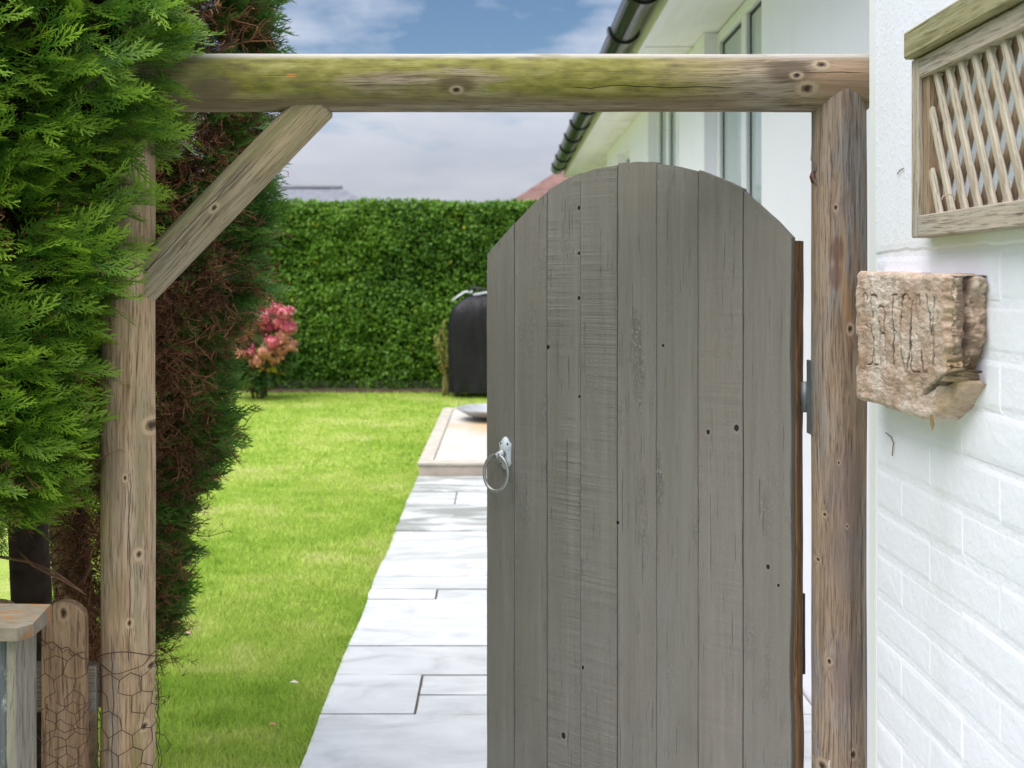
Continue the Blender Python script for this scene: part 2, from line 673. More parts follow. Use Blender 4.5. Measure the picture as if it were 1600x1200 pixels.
BV, BF, BT = [], [], []
bo = 0
for (n, y0, y1, pw, h0, w0) in ((95000, 2.2, 4.6, 1.0, 0.024, 0.0028), (80000, 4.6, 8.0, 1.0, 0.025, 0.0042), (60000, 8.0, 13.5, 1.0, 0.027, 0.007), (12000, 10.98, 13.5, 1.0, 0.027, 0.007), (6000, 2.4, 7.6, 1.0, 0.026, 0.003), (9000, 2.3, 4.5, 1.0, 0.035, 0.004)):
    xs, ys, _, _ = blades(n, y0, y1, pw, h0, w0)
    if n == 12000:
        xs = -0.66 + rng.random(n) * 2.3
    if n == 6000:                              # longer blades lean over the edge of the path
        xs = path_edge_np(ys) + 0.006 - 0.035 * rng.random(n)
    if n == 9000:                              # thin lawn behind the fence
        xs = -3.2 + rng.random(n) * 1.9
    hh = h0 * (0.45 + 0.8 * rng.random(n))
    an = rng.random(n) * 2 * np.pi
    ln = (0.15 + 0.7 * rng.random(n)) * hh
    bend = rng.random(n) * 2 * np.pi
    wx, wy = np.cos(an) * w0 * 0.5, np.sin(an) * w0 * 0.5
    dx, dy = np.cos(bend) * ln, np.sin(bend) * ln
    z0 = -0.012 * np.ones(n)
    v = np.zeros((n, 5, 3))
    v[:, 0] = np.stack([xs - wx, ys - wy, z0], 1)
    v[:, 1] = np.stack([xs + wx, ys + wy, z0], 1)
    v[:, 2] = np.stack([xs + wx * .8 + dx * .35, ys + wy * .8 + dy * .35, z0 + hh * .6], 1)
    v[:, 3] = np.stack([xs - wx * .8 + dx * .35, ys - wy * .8 + dy * .35, z0 + hh * .6], 1)
    v[:, 4] = np.stack([xs + dx, ys + dy, z0 + hh], 1)
    b = bo + np.arange(n)[:, None] * 5
    BV.append(v.reshape(-1, 3))
    BF.append(np.concatenate([b + np.array([[0, 1, 2]]), b + np.array([[0, 2, 3]]), b + np.array([[3, 2, 4]])]))
    BT.append(np.repeat(rng.random(n), 5))
    bo += n * 5
gr = obj('grass', np.concatenate(BV), np.concatenate(BF), m_blade, attrs={'tone': np.concatenate(BT)})
tag(gr, 'short green grass blades covering the lawn', None, kind='stuff')

# soil bed at the hedge foot
bed = MB()
vs, fs = [], []
for i in range(61):
    x = -11 + 15 * i / 60
    w = 0.06 * mnoise.noise(Vector((x * 2.1, 0, 4)))
    vs += [(x, 13.42 + w, -0.008), (x, 13.5 + w, 0.02), (x, 14.6, 0.04)]
for i in range(60):
    a = i * 3
    fs += [(a, a + 3, a + 4, a + 1), (a + 1, a + 4, a + 5, a + 2)]
b = obj('soil', vs, fs, m_earth, smooth=True)
tag(b, 'bare brown soil along the foot of the far hedge', None, kind='structure')

# the stone path ------------------------------------------------------
M = Mat('pale_grey_sandstone', 0.62, 0.3)
p = M.pos()
r = M.rand()
n1 = M.noise(M.vmul(p, (3, 7, 1)), 1.0, 6, 0.6, 1.2)
n2 = M.noise(p, 45, 5, 0.65)
stain = M.attr('stain', 'OBJECT')
n3 = M.noise(M.vadd(M.vmul(p, (2.2, 8, 1)), (0, 3.7, 0)), 1.0, 5, 0.6, 0.8)
c = M.ramp(n1, [(0.25, (0.39, 0.395, 0.40)), (0.42, (0.51, 0.52, 0.525)), (0.55, (0.57, 0.58, 0.585)), (0.75, (0.62, 0.63, 0.63))])
c = M.mix(1.0, c, M.ramp(r, [(0, 0.93), (1, 1.05)]), 'MULTIPLY')
c = M.mix(M.math('MULTIPLY', M.step(n3, 0.37, 0.6), stain), c, (0.24, 0.25, 0.23))
c = M.mix(M.math('MULTIPLY', M.step(n2, 0.66, 0.75), 0.25), c, (0.42, 0.42, 0.4))
M.color(c)
M.bump(M.math('ADD', n1, M.math('MULTIPLY', n2, 0.3)), 0.35, 0.012)
m_slab = M.m
m_joint = plain('grey_brown_joint_mortar', (0.13, 0.115, 0.095), 0.95, 0.1, 0.3, 60, 0.6)

path = thing('path', 'pale stone paved path running past the open gate', None, (0, 3, 0), kind='structure')
vs, fs = [], []
for i in range(81):
    y = -1.2 + 8.8 * i / 80
    vs += [(path_edge(y) + 0.012, y, 0.0005), (1.06, y, 0.0005)]
for i in range(80):
    fs.append((i * 2, i * 2 + 1, i * 2 + 3, i * 2 + 2))
obj('joint_mortar', vs, fs, m_joint, path)


def slab(x0, x1, y0, y1, stain, left_edge):
    g = 0.0045
    y0 += g
    y1 -= g
    x1 -= g
    n, k = 7, 7
    top = []
    dz = 0.0025 * random.uniform(-1, 1)
    sd_ = random.random() * 50
    for j in range(k):
        for i in range(n):
            y = y0 + (y1 - y0) * j / (k - 1)
            xl = path_edge(y) if left_edge else x0 + g
            x = xl + (x1 - xl) * i / (n - 1)
            e = 0.0022
            if j in (0, k - 1): y += e * mnoise.noise(Vector((x * 14, y * 3, sd_)))
            if i in (0, n - 1): x += e * mnoise.noise(Vector((y * 14, x * 3, sd_)))
            edge = i in (0, n - 1) or j in (0, k - 1)
            z = 0.012 + dz + 0.0016 * mnoise.noise(Vector((x * 5, y * 5, sd_))) - (0.0035 if edge else 0)
            top.append((x, y, z))
    f = [(j * n + i, j * n + i + 1, (j + 1) * n + i + 1, (j + 1) * n + i) for j in range(k - 1) for i in range(n - 1)]
    ring = [i for i in range(n)] + [j * n + n - 1 for j in range(1, k)] + [(k - 1) * n + i for i in range(n - 2, -1, -1)] + [j * n for j in range(k - 2, 0, -1)]
    b0 = len(top)
    top += [(top[i][0], top[i][1], -0.03) for i in ring]
    L = len(ring)
    f += [(ring[i], b0 + i, b0 + (i + 1) % L, ring[(i + 1) % L]) for i in range(L)]
    o = obj('slab', top, f, m_slab, path, smooth=False)
    o['stain'] = float(stain)


random.seed(3)
RB = 1.055
layouts = {7: [(-9, -0.292, 3.41, 3.755), (-0.292, 0.34, 3.41, 3.575), (-0.292, 0.34, 3.575, 3.755), (0.34, RB, 3.41, 3.755)],
           10: [(-9, -0.303, 4.64, 4.80), (-0.303, RB, 4.64, 4.80)],
           15: [(-9, -0.31, 6.62, 7.03), (-0.31, 0.35, 6.62, 7.03), (0.35, RB, 6.62, 7.03)]}
for i in range(len(SLAB_ROWS) - 1):
    y0, y1 = SLAB_ROWS[i], SLAB_ROWS[i + 1]
    if i in layouts:
        lay = layouts[i]
    else:
        cut = 0.02 + (0.36 if i % 2 else 0.12) + random.uniform(-0.05, 0.05)
        lay = [(-9, cut, y0, y1), (cut, RB, y0, y1)]
    for (a, b, c_, d_) in lay:
        st = {14: 1.0, 16: 1.0, 15: 0.6, 12: 0.5, 13: 0.45, 11: 0.3, 10: 0.2, 9: 0.12}.get(i, 0.08)
        slab(a, b, c_, d_, st, a < -5)

# raised terrace -------------------------------------------------------
M = Mat('cream_stone_paving', 0.6, 0.3)
p = M.pos()
n1 = M.noise(p, 2.6, 6, 0.6)
rust = M.dist(M.vmul(p, (0.8, 1.25, 0)), (0.02, 9.55 * 1.25, 0))
rust = M.math('ADD', rust, M.math('MULTIPLY', M.math('SUBTRACT', n1, 0.5), 0.8))
c = M.ramp(n1, [(0.3, (0.46, 0.43, 0.385)), (0.7, (0.55, 0.525, 0.48))])
c = M.mix(M.math('MULTIPLY', M.step(rust, 0.62, 0.2), 0.75), c, (0.5, 0.33, 0.15))
M.color(c)
m_cream = M.m
m_cream_edge = plain('cream_stone_coping', (0.46, 0.42, 0.36), 0.65, 0.25, 0.14, 14, 0.3)
m_cream_side = plain('pink_cream_stone_riser', (0.5, 0.42, 0.36), 0.7, 0.25, 0.14, 9, 0.3)
ter = thing('terrace', 'low raised cream stone terrace at the end of the path', None, (0.2, 9.3, 0), kind='structure')
TX0, TX1, TY0, TY1 = -0.632, 1.055, 7.61, 10.96
for (a, b) in ((TX0, 0.0), (0.004, 0.56), (0.564, TX1)):
    MB().box((a + 0.012, TY0 + 0.012, -0.03), (b - 0.002, TY0 + 0.09, 0.078), 0.003).build('riser', m_cream_side, ter)
    MB().box((a, TY0, 0.08), (b, TY0 + 0.13, 0.103), 0.004).build('coping', m_cream_edge, ter)
    MB().box((a, TY1 - 0.13, 0.08), (b, TY1, 0.103), 0.004).build('coping', m_cream_edge, ter)
for k in range(4):
    ya = TY0 + 0.134 + k * 0.772
    MB().box((TX0, ya, 0.08), (TX0 + 0.11, ya + 0.768, 0.103), 0.004).build('coping', m_cream_edge, ter)
    MB().box((TX0 + 0.012, ya, -0.03), (TX0 + 0.09, ya + 0.77, 0.078), 0.003).build('riser', m_cream_side, ter)
    for (a, b) in ((TX0 + 0.115, 0.0), (0.004, 0.56), (0.564, TX1)):
        MB().box((a, ya, 0.02), (b, ya + 0.768, 0.096 + 0.001 * (k % 2)), 0.003).build('paving_slab', m_cream, ter)

# ================================================================== near white wall with bricks
WX = 0.665
WBK = 0.785
wall = thing('brick_wall', 'white painted brick wall with roughcast top on the right', 'wall', (0.8, 1.2, 0))
MB().box((WX + 0.0012, -1.2, -0.05), (WBK, 1.822, 1.5125)).build('mortar_face', m_mortar, wall)
# roughcast above the bricks: its lower edge is ragged; an opening is left behind the trellis
OY0, OY1, OZ0, OZ1 = 0.25, 1.545, 1.5235, 1.815
vs, fs = [], []
N_ = 90
for i in range(N_ + 1):
    y = -1.2 + 3.022 * i / N_
    z = 1.5 + 0.005 * mnoise.noise(Vector((y * 18, 2, 0))) + 0.003 * mnoise.noise(Vector((y * 60, 2, 0)))
    vs += [(WX + 0.001, y, z), (WX - 0.0005, y, z + 0.004), (WX - 0.001, y, 1.5135)]
for i in range(N_):
    a = i * 3
    fs += [(a, a + 1, a + 4, a + 3), (a + 1, a + 2, a + 5, a + 4)]
rc = MB().add(vs, fs)
rc.box((WX - 0.001, -1.2, 1.5135), (WBK, 1.822, OZ0))
rc.box((WX - 0.001, -1.2, OZ0), (WBK, OY0, OZ1))
rc.box((WX - 0.001, OY1, OZ0), (WBK, 1.822, OZ1))
rc.box((WX - 0.001, -1.2, OZ1), (WBK, 1.822, 3.6))
rc.build('roughcast', m_render, wall)
# flat white batten closing the wall end behind the post
MB().box((WX + 0.002, 1.826, -0.05), (WBK, 1.864, 3.6), 0.003).build('corner_batten', m_trimwhite, wall)


def brick_mesh(length, seed):
    rr = random.Random(seed)
    L, H, D, b = length, 0.0668, 0.05, 0.008
    n = 5
    vs, fs = [], []
    # front face is local -x; rows: back edge, shoulder, front
    rows = []
    for (inset, dx) in ((0, 0.012), (0, 0.0011), (b, 0.0)):
        loop = []
        for i in range(n):
            loop.append((dx, -L / 2 + inset * 0.3 + (L - 0.6 * inset) * i / (n - 1), -H / 2 + inset))
        loop += [(dx, L / 2 - inset * 0.3, 0.0)]
        for i in range(n):
            loop.append((dx, L / 2 - inset * 0.3 - (L - 0.6 * inset) * i / (n - 1), H / 2 - inset))
        loop += [(dx, -L / 2 + inset * 0.3, 0.0)]
        loop = [(x, y + rr.uniform(-0.0012, 0.0012), z + rr.uniform(-0.0012, 0.0012)) for x, y, z in loop]
        rows.append(loop)
    m = len(rows[0])
    for r_ in rows:
        vs += r_
    for r_ in range(2):
        for i in range(m):
            j = (i + 1) % m
            fs.append((r_ * m + i, r_ * m + j, r_ * m + m + j, r_ * m + m + i))
    vs.append((0.0003 * rr.uniform(-3, 1), 0, 0))
    for i in range(m):
        fs.append((2 * m + i, 2 * m + (i + 1) % m, len(vs) - 1))
    return mesh_np('brick', vs, fs, m_brick, smooth=False)


bricks_full = [brick_mesh(0.2246, s) for s in range(5)]
bricks_half = [brick_mesh(0.1121, s + 20) for s in range(3)]
rr = random.Random(5)
z_joint = 0.751 - 0.0745 * 10
for cidx in range(20):
    zc = z_joint + 0.0745 * cidx + 0.03725
    if zc > 1.48 or zc < 0.03:
        continue
    yend = 1.818
    k = 0
    while yend > 0.35:
        half = (k == 0 and cidx % 2 == 0)
        L = 0.1125 if half else 0.225
        me = rr.choice(bricks_half if half else bricks_full)
        o = bpy.data.objects.new('brick', me)
        fr = Matrix.Translation((WX + rr.uniform(-0.0008, 0.0008), yend - L / 2, zc + rr.uniform(-0.0008, 0.0008))) @ Matrix.Rotation(rr.uniform(-0.008, 0.008), 4, 'X')
        place(o, wall, fr)
        yend -= L
        k += 1

# dry grass stems stuck in the paint
m_stalk = plain('dry_grass_stem', (0.16, 0.12, 0.07), 0.85, 0.1, 0.2, 60, 0)


def on_wall(px, py):
    Yw = (WX - 0.003) * 1600 / (px - 785)
    return P(px, py, Yw)


MB().tube([on_wall(1384, 676), on_wall(1392, 682), on_wall(1396, 692), on_wall(1395, 702), on_wall(1394, 712)], 0.0009, 5).build('dry_stem', m_stalk, wall)
MB().tube([on_wall(1402, 272), on_wall(1406, 266), on_wall(1412, 263)], 0.0008, 5).build('dry_stem', m_stalk, wall)

# ================================================================== the house beyond
HX, SOF = 1.06, 2.757
HY0, HY1 = 1.95, 12.5
house = thing('white_house', 'long white bungalow with black gutter behind the gate', 'house', (2.5, 7, 0))
WINS = [(4.19, 5.38, 0.9, 2.752, 2), (6.15, 7.45, 0.9, 2.752, 3), (8.55, 9.42, 1.3, 2.62, 2), (10.4, 11.5, 0.9, 2.752, 2)]
hw = MB()
yc = HY0
for (a, b, s, t, k) in WINS:
    hw.box((HX, yc, -0.05), (1.3, a, SOF))
    hw.box((HX, a, -0.05), (1.3, b, s))
    if t < SOF - 0.02:
        hw.box((HX, a, t), (1.3, b, SOF))
    yc = b
hw.box((HX, yc, -0.05), (1.3, HY1, SOF))
hw.box((1.3, HY1 - 0.25, -0.05), (6.5, HY1, SOF))
hw.box((6.5, HY0, -0.05), (6.75, HY1, SOF))
hw.box((1.3, HY0, -0.05), (6.5, HY0 + 0.2, SOF))
hw.build('wall', m_house, house)
for (a, b, s, t, k) in WINS:
    fx0, fx1 = HX + 0.066, HX + 0.13
    fr = MB()
    w = 0.058
    fr.box((fx0, a, s), (fx1, a + w, t), 0.004)
    fr.box((fx0, b - w, s), (fx1, b, t), 0.004)
    fr.box((fx0, a + w, s), (fx1, b - w, s + w), 0.004)
    fr.box((fx0, a + w, t - w), (fx1, b - w, t), 0.004)
    step_ = (b - a - 2 * w) / k
    gk = MB()
    panes = []
    for i in range(k):
        p0 = a + w + i * step_ + (0.0 if i == 0 else 0.045)
        p1 = a + w + (i + 1) * step_ - (0.0 if i == k - 1 else 0.045)
        if i:
            fr.box((fx0, p0 - 0.09, s + w), (fx1, p0, t - w), 0.004)
        gw = 0.016
        zb, zt = s + w, t - w
        gk.box((fx0 + 0.02, p0, zb), (fx0 + 0.034, p0 + gw, zt))
        gk.box((fx0 + 0.02, p1 - gw, zb), (fx0 + 0.034, p1, zt))
        gk.box((fx0 + 0.02, p0 + gw, zb), (fx0 + 0.034, p1 - gw, zb + gw))
        gk.box((fx0 + 0.02, p0 + gw, zt - gw), (fx0 + 0.034, p1 - gw, zt))
        panes.append((p0 + gw, p1 - gw, zb + gw, zt - gw))
    wn = fr.build('window', m_upvc, house)
    gk.build('gasket', m_gasket, wn)
    for (p0, p1, zb, zt) in panes:
        MB().box((fx0 + 0.024, p0, zb), (fx0 + 0.03, p1, zt)).build('pane', m_glass, wn)
    MB().box((HX - 0.03, a - 0.03, s - 0.045), (fx0, b + 0.03, s - 0.002), 0.006).build('sill', m_upvc, wn)
FX = 0.769
MB().box((FX + 0.022, HY0, SOF + 0.002), (1.3, HY1 + 0.3, SOF + 0.014)).build('soffit', m_soffit, house)
MB().box((FX, HY0, SOF - 0.008), (FX + 0.02, HY1 + 0.3, SOF + 0.20)).build('fascia', m_soffit, house)
# soffit boards' joint strips
for i in range(4):
    yj = 3.1 + i * 2.6
    MB().box((FX + 0.03, yj, SOF - 0.004), (1.058, yj + 0.03, SOF + 0.0015)).build('joint_cover', m_soffit, house)
# half-round gutter
GX, GZ, GR = FX - 0.086, EYE + 1.42, 0.08
gt = MB()
prof = [(GX + GR * math.cos(t), GZ + GR * math.sin(t)) for t in np.linspace(math.pi, 2 * math.pi, 15)]
inner = [(GX + (GR - 0.004) * math.cos(t), GZ + (GR - 0.004) * math.sin(t)) for t in np.linspace(2 * math.pi, math.pi, 15)]
loop = prof + inner
vs, fs = [], []
for y in (HY0, HY1 + 0.32):
    vs += [(x, y, z) for x, z in loop]
m = len(loop)
for i in range(m):
    j = (i + 1) % m
    fs.append((i, m + i, m + j, j))
fs.append(tuple(range(m, m + 14 + 1)))
gut = obj('gutter', vs, fs, m_gutter, house)
for yb in np.arange(2.45, 12.9, 0.82):
    bk = MB()
    r2 = GR + 0.012
    for y0, y1 in ((yb, yb + 0.075),):
        lp = [(GX + r2 * math.cos(t), GZ + r2 * math.sin(t)) for t in np.linspace(math.pi * 0.97, 2.03 * math.pi, 15)]
        lq = [(GX + (GR + 0.0005) * math.cos(t), GZ + (GR + 0.0005) * math.sin(t)) for t in np.linspace(2.03 * math.pi, math.pi * 0.97, 15)]
        lp = lp + lq
        vs = [(x, y0, z) for x, z in lp] + [(x, y1, z) for x, z in lp]
        m = len(lp)
        fs = [(i, m + i, m + (i + 1) % m, (i + 1) % m) for i in range(m)]
        fs += [tuple([i, i + 1, m - 2 - i, m - 1 - i]) for i in range(14)]
        fs += [tuple([m + m - 1 - i, m + m - 2 - i, m + i + 1, m + i]) for i in range(14)]
        bk.add(vs, fs)
    bk.build('bracket', m_gutter, gut)
# roof with tile courses
m_tile = plain('brown_grey_roof_tile', (0.13, 0.1, 0.085), 0.85, 0.2, 0.25, 12, 0.4)
MB().add([(FX - 0.05, HY0 - 0.1, SOF + 0.22), (FX - 0.05, HY1 + 0.35, SOF + 0.22), (3.9, HY1 + 0.35, SOF + 1.75), (3.9, HY0 - 0.1, SOF + 1.75),
          (7.1, HY0 - 0.1, SOF + 0.22), (7.1, HY1 + 0.35, SOF + 0.22), (FX - 0.05, HY0 - 0.1, SOF + 0.205), (FX - 0.05, HY1 + 0.35, SOF + 0.205)],
         [(0, 3, 2, 1), (3, 4, 5, 2), (6, 0, 1, 7), (0, 4, 3), (1, 2, 5)]).build('roof', m_tile, house)

# ================================================================== timber gateway
def pole(name, p0, p1, r, mats, parent, seed=1, seg=48, rings=70, front=Vector((0, 1, 0)), wob=0.03, flat=None, chamfer=0.006, mul=(1, 1)):
    p0, p1 = Vector(p0), Vector(p1)
    zax = (p1 - p0).normalized()
    L = (p1 - p0).length
    yax = (front - zax * front.dot(zax)).normalized()
    xax = yax.cross(zax)
    fr = Matrix.Translation(p0) @ Matrix((xax, yax, zax)).transposed().to_4x4()
    vs, fs, mi = [], [], []
    zs = [0, 0, chamfer] + list(np.linspace(chamfer, L - chamfer, rings))[1:-1] + [L - chamfer, L, L]
    for i, z in enumerate(zs):
        for k in range(seg):
            t = 2 * math.pi * k / seg
            cx_, sx_ = math.cos(t), math.sin(t)
            q = r * (1 + wob * mnoise.noise(Vector((cx_ * 1.2, sx_ * 1.2 + seed * 7, z * 3))) + wob * 0.35 * mnoise.noise(Vector((cx_ * 5, sx_ * 5 + seed * 7, z * 6))))
            if i in (1, len(zs) - 2):
                q -= chamfer * 0.8
            if i in (0, len(zs) - 1):
                q = 0.0
            x, y = q * cx_ * mul[0], q * sx_ * mul[1]
            if flat:
                for (ax, lim) in flat:
                    if ax == 'x+': x = min(x, lim)
                    if ax == 'x-': x = max(x, -lim)
                    if ax == 'y-': y = max(y, -lim)
            vs.append((x, y, z))
    n = len(zs)
    for i in range(n - 1):
        for k in range(seg):
            l = (k + 1) % seg
            fs.append((i * seg + k, i * seg + l, (i + 1) * seg + l, (i + 1) * seg + k))
            mi.append(1 if (i == 0 or i == n - 2 or i == n - 3) and len(mats) > 1 else 0)
    return obj(name, vs, fs, mats, parent, fr, smooth=True, mat_idx=mi)


def kn(pts, x0, Y=1.95):
    """knot pixel positions to a vertical post's local x, z, radius"""
    out = []
    for (px, py, r) in pts:
        q = P(px, py, Y)
        out.append((q.x - x0, q.z, r))
    return out


LPX, RPX, PY = -0.731, 0.657, 2.0
m_lpost = wood('weathered_post_timber', (0.54, 0.40, 0.255), (0.41, 0.285, 0.17), (0.22, 0.14, 0.075), grain=0.8, grey=0.15, seed=1.3,
               knots=kn([(226, 505, .009), (195, 583, .004), (213, 705, .006), (201, 811, .005), (225, 887, .005), (219, 978, .0055), (222, 1100, .011), (175, 1142, .007)], LPX),
               cracks=[(-0.012, 0.4, 0.98, 0.0012), (0.02, 0.9, 1.3, 0.0009)],
               scars=[(-0.002, 1.05, 0.03, (0.29, 0.2, 0.11), 0.55), (-0.004, 1.29, 0.034, (0.33, 0.24, 0.16), 0.5)],
               streaks=[(0.028, 0.2, 0.85, 0.016, (0.3, 0.27, 0.1), 0.5), (-0.02, 0.3, 1.0, 0.02, (0.23, 0.2, 0.19), 0.5), (0.035, 0.9, 1.5, 0.01, (0.22, 0.21, 0.12), 0.5)])
m_rpost = wood('reddish_post_timber', (0.36, 0.265, 0.195), (0.245, 0.17, 0.12), (0.11, 0.072, 0.05), grain=1.1, grey=0.75, seed=4.7, bump=0.7,
               knots=kn([(1290, 1040, .007), (1333, 1015, .0065), (1340, 1043, .0045), (1328, 350, .006), (1272, 347, .004), (1311, 559, .0026), (1293, 643, .003), (1323, 658, .0026), (1286, 717, .0028), (1298, 872, .004), (1307, 160, .004)], RPX),
               cracks=[(0.007, 0.2, 0.92, 0.0012), (0.03, 0.9, 1.25, 0.0008), (-0.03, 0.3, 0.7, 0.0009)],
               scars=[(-0.02, 1.71, 0.016, (0.13, 0.06, 0.045), 0.7), (-0.022, 1.66, 0.014, (0.13, 0.06, 0.045), 0.6), (0.0, 1.26, 0.045, (0.17, 0.13, 0.13), 0.5), (0.0, 1.12, 0.045, (0.18, 0.14, 0.13), 0.5), (0.005, 0.9, 0.04, (0.17, 0.12, 0.115), 0.5)],
               streaks=[(-0.004, 1.5, 1.81, 0.011, (0.36, 0.2, 0.085), 0.5), (0.025, 1.55, 1.81, 0.02, (0.3, 0.17, 0.085), 0.35), (0.041, 0.0, 1.2, 0.007, (0.46, 0.39, 0.32), 0.6)],
               paint=[(0.037, 1.52, 0.005, 0.12), (0.02, 1.565, 0.0035, 0.2), (0.022, 1.48, 0.0045, 0.3), (0.03, 1.45, 0.003, 0.25), (-0.032, 0.72, 0.0018, 0.12)])
BZ = EYE + (440 - 130) * 2.0 / 1600
BX0 = -0.80
bkx = lambda px: (px - 785) * 1.945 / 1600 - BX0


def bk_(px, py, r):
    return (-(EYE + (440 - py) * 1.945 / 1600 - BZ), bkx(px), r)


m_beam = wood('algae_covered_beam_timber', (0.37, 0.29, 0.2), (0.25, 0.185, 0.115), (0.12, 0.08, 0.05), grain=0.9, grey=0.4, seed=8.2, algae=0.88, bump=0.5,
              knots=[bk_(1262, 138, .010), bk_(1285, 100, .008), bk_(1245, 118, .006), bk_(713, 140, .006)],
              cracks=[(-0.010, bkx(1240), bkx(1360), 0.0011), (0.018, bkx(880), bkx(1160), 0.0012)],
              scars=[(*bk_(1235, 112, 0)[:2], 0.03, (0.07, 0.05, 0.035), 0.75), (*bk_(712, 135, 0)[:2], 0.022, (0.09, 0.07, 0.03), 0.75), (*bk_(330, 140, 0)[:2], 0.03, (0.13, 0.095, 0.07), 0.7),
                     (*bk_(455, 120, 0)[:2], 0.006, (0.45, 0.2, 0.05), 0.8), (*bk_(1330, 125, 0)[:2], 0.05, (0.33, 0.2, 0.12), 0.6)],
              streaks=[(0.043, 0.1, 1.3, 0.012, (0.15, 0.105, 0.08), 0.6)])
m_endgrain = plain('pale_cut_end_grain', (0.52, 0.42, 0.3), 0.85, 0.15, 0.2, 60, 0.4)
m_brace = wood('grey_green_brace_timber', (0.43, 0.35, 0.215), (0.31, 0.24, 0.145), (0.16, 0.115, 0.065), grain=0.8, grey=0.25, seed=2.9,
               cracks=[(-0.006, 0.02, 0.36, 0.0012), (0.012, 0.1, 0.24, 0.0008)],
               knots=[(0.004, 0.24, 0.006)],
               streaks=[(-0.022, 0.0, 0.6, 0.018, (0.23, 0.22, 0.1), 0.5)])

gw = thing('timber_gateway', 'weathered round timber gateway frame with mossy crossbeam', 'gateway', (0, 2.0, 0))
pole('post', (LPX, PY, -0.2), (LPX, PY, BZ - 0.01), 0.0505, [m_lpost], gw, seed=2, wob=0.03)['label'] = 'grey brown round left post'
pole('post', (RPX, PY, -0.2), (RPX, PY, BZ - 0.002), 0.0515, [m_rpost], gw, seed=5, wob=0.035, flat=[('x+', 0.0495), ('x-', 0.05)])['label'] = 'reddish brown right post with white paint dabs'
pole('beam', (BX0, PY, BZ), (0.714, PY, BZ), 0.0558, [m_beam, m_endgrain], gw, seed=9, wob=0.02, rings=110, chamfer=0.007)
b0 = P(205, 462, 2.0)
b1 = P(500, 158, 2.0)
pole('brace', b0, b1, 0.0385, [m_brace], gw, seed=12, wob=0.03, flat=[('y-', 0.03)], rings=50)
# torn splinters on the inner edge of the right post
sp = MB()
for (px, py, l, w_) in ((1269, 245, 0.03, 0.004), (1271, 275, 0.022, 0.003)):
    a = P(px + 6, py + l * 700, 1.985)
    t_ = P(px - 1, py - l * 500, 1.97)
    sp.tube([a, (a + t_) / 2 + Vector((-0.004, 0, 0)), t_], [w_, w_ * 0.7, 0.0004], 5)
sp.build('splinter', m_rpost, gw)
MB().tube([P(1270, 268, 1.99), P(1269, 276, 1.985), P(1270, 286, 1.99)], [0.003, 0.0055, 0.003], 7).build('resin_blob', plain('dark_resin', (0.13, 0.035, 0.02), 0.4), gw)

# ================================================================== the gate
GL = Vector((-0.039, 2.5, 0))
GH = Vector((0.575, 2.02, 0))
u = (GH - GL).normalized()
GWID = (GH - GL).length
nrm = Vector((u.y, -u.x, 0))          # towards the viewer
gate_frame = Matrix.Translation(GL) @ Matrix((u, -nrm, Vector((0, 0, 1)))).transposed().to_4x4()   # local x along the gate, -y to the viewer


def gs(px, py):
    k = (px - 785) / 1600
    s = (k * GL.y - GL.x) / (u.x - k * u.y)
    return s, EYE + (440 - py) / 1600 * (GL.y + u.y * s)


arch_px = [(760, 398), (777, 378), (805, 347), (830, 320), (854, 299), (880, 283), (907, 271), (935, 263), (964, 258), (1000, 255), (1026, 256.5), (1060, 261), (1091, 269), (1125, 282), (1145, 291), (1161, 299), (1185, 321), (1213, 346), (1232, 367), (1241, 377)]
arch = [gs(*p_) for p_ in arch_px]
arch_s = np.array([a[0] for a in arch])
arch_h = np.array([a[1] for a in arch])


def arch_at(s):
    return float(np.interp(s, arch_s, arch_h))


holes = [(*gs(1107, 675), 0.0042), (*gs(1151, 669), 0.0056), (*gs(856, 543), 0.0048), (*gs(1200, 886), 0.004), (*gs(1216, 915), 0.003), (*gs(911, 1043), 0.0036), (*gs(880, 1150), 0.006), (*gs(904, 325), 0.004), (*gs(904, 396), 0.0035), (*gs(904, 466), 0.004), (*gs(905, 620), 0.003), (*gs(965, 817), 0.0035), (*gs(1036, 540), 0.003)]
M = Mat('grey_painted_rough_timber', 0.62, 0.3)
co = M.co()
rnd = M.rand()
off = M.node('ShaderNodeCombineXYZ')
M.link(M.math('MULTIPLY', rnd, 37.0), off.inputs[0])
M.link(M.math('MULTIPLY', rnd, 91.0), off.inputs[2])
q = M.vadd(co, off.outputs[0])
saw = M.attr('saw', 'OBJECT')
rough_a = M.attr('rough', 'OBJECT')
warm = M.attr('warm', 'OBJECT')
X, Y_, Z = M.xyz(co)
g1 = M.noise(M.vmul(q, (120, 120, 4)), 1.0, 4, 0.6)
g2 = M.noise(M.vmul(q, (420, 420, 28)), 1.0, 3, 0.6)
fl = M.noise(M.vmul(q, (230, 230, 105)), 1.0, 5, 0.7, 0.8)            # torn, hairy flecks
flm = M.noise(M.vmul(q, (14, 14, 3.2)), 1.0, 4, 0.6)
saw1 = M.noise(M.vmul(q, (2.5, 2.5, 62)), 1.0, 3, 0.5)
saw2 = M.noise(M.vmul(q, (6, 6, 300)), 1.0, 2, 0.5)
sawm = M.step(M.noise(M.vmul(q, (5, 5, 2.0)), 1.0, 2), 0.36, 0.6)
blot = M.noise(M.vmul(q, (5, 5, 2.2)), 1.0, 4, 0.6)
torn = M.math('MULTIPLY', M.step(flm, 0.54, 0.72), rough_a)
big = M.math('MULTIPLY', M.math('MULTIPLY', M.step(M.voro(M.vmul(q, (13, 0, 4.2)), 1.0), 0.34, 0.12), 1.0), rough_a)
torn = M.math('MAXIMUM', torn, M.math('MULTIPLY', big, 0.45))
flk = M.math('MULTIPLY', M.step(fl, 0.44, 0.62), torn)
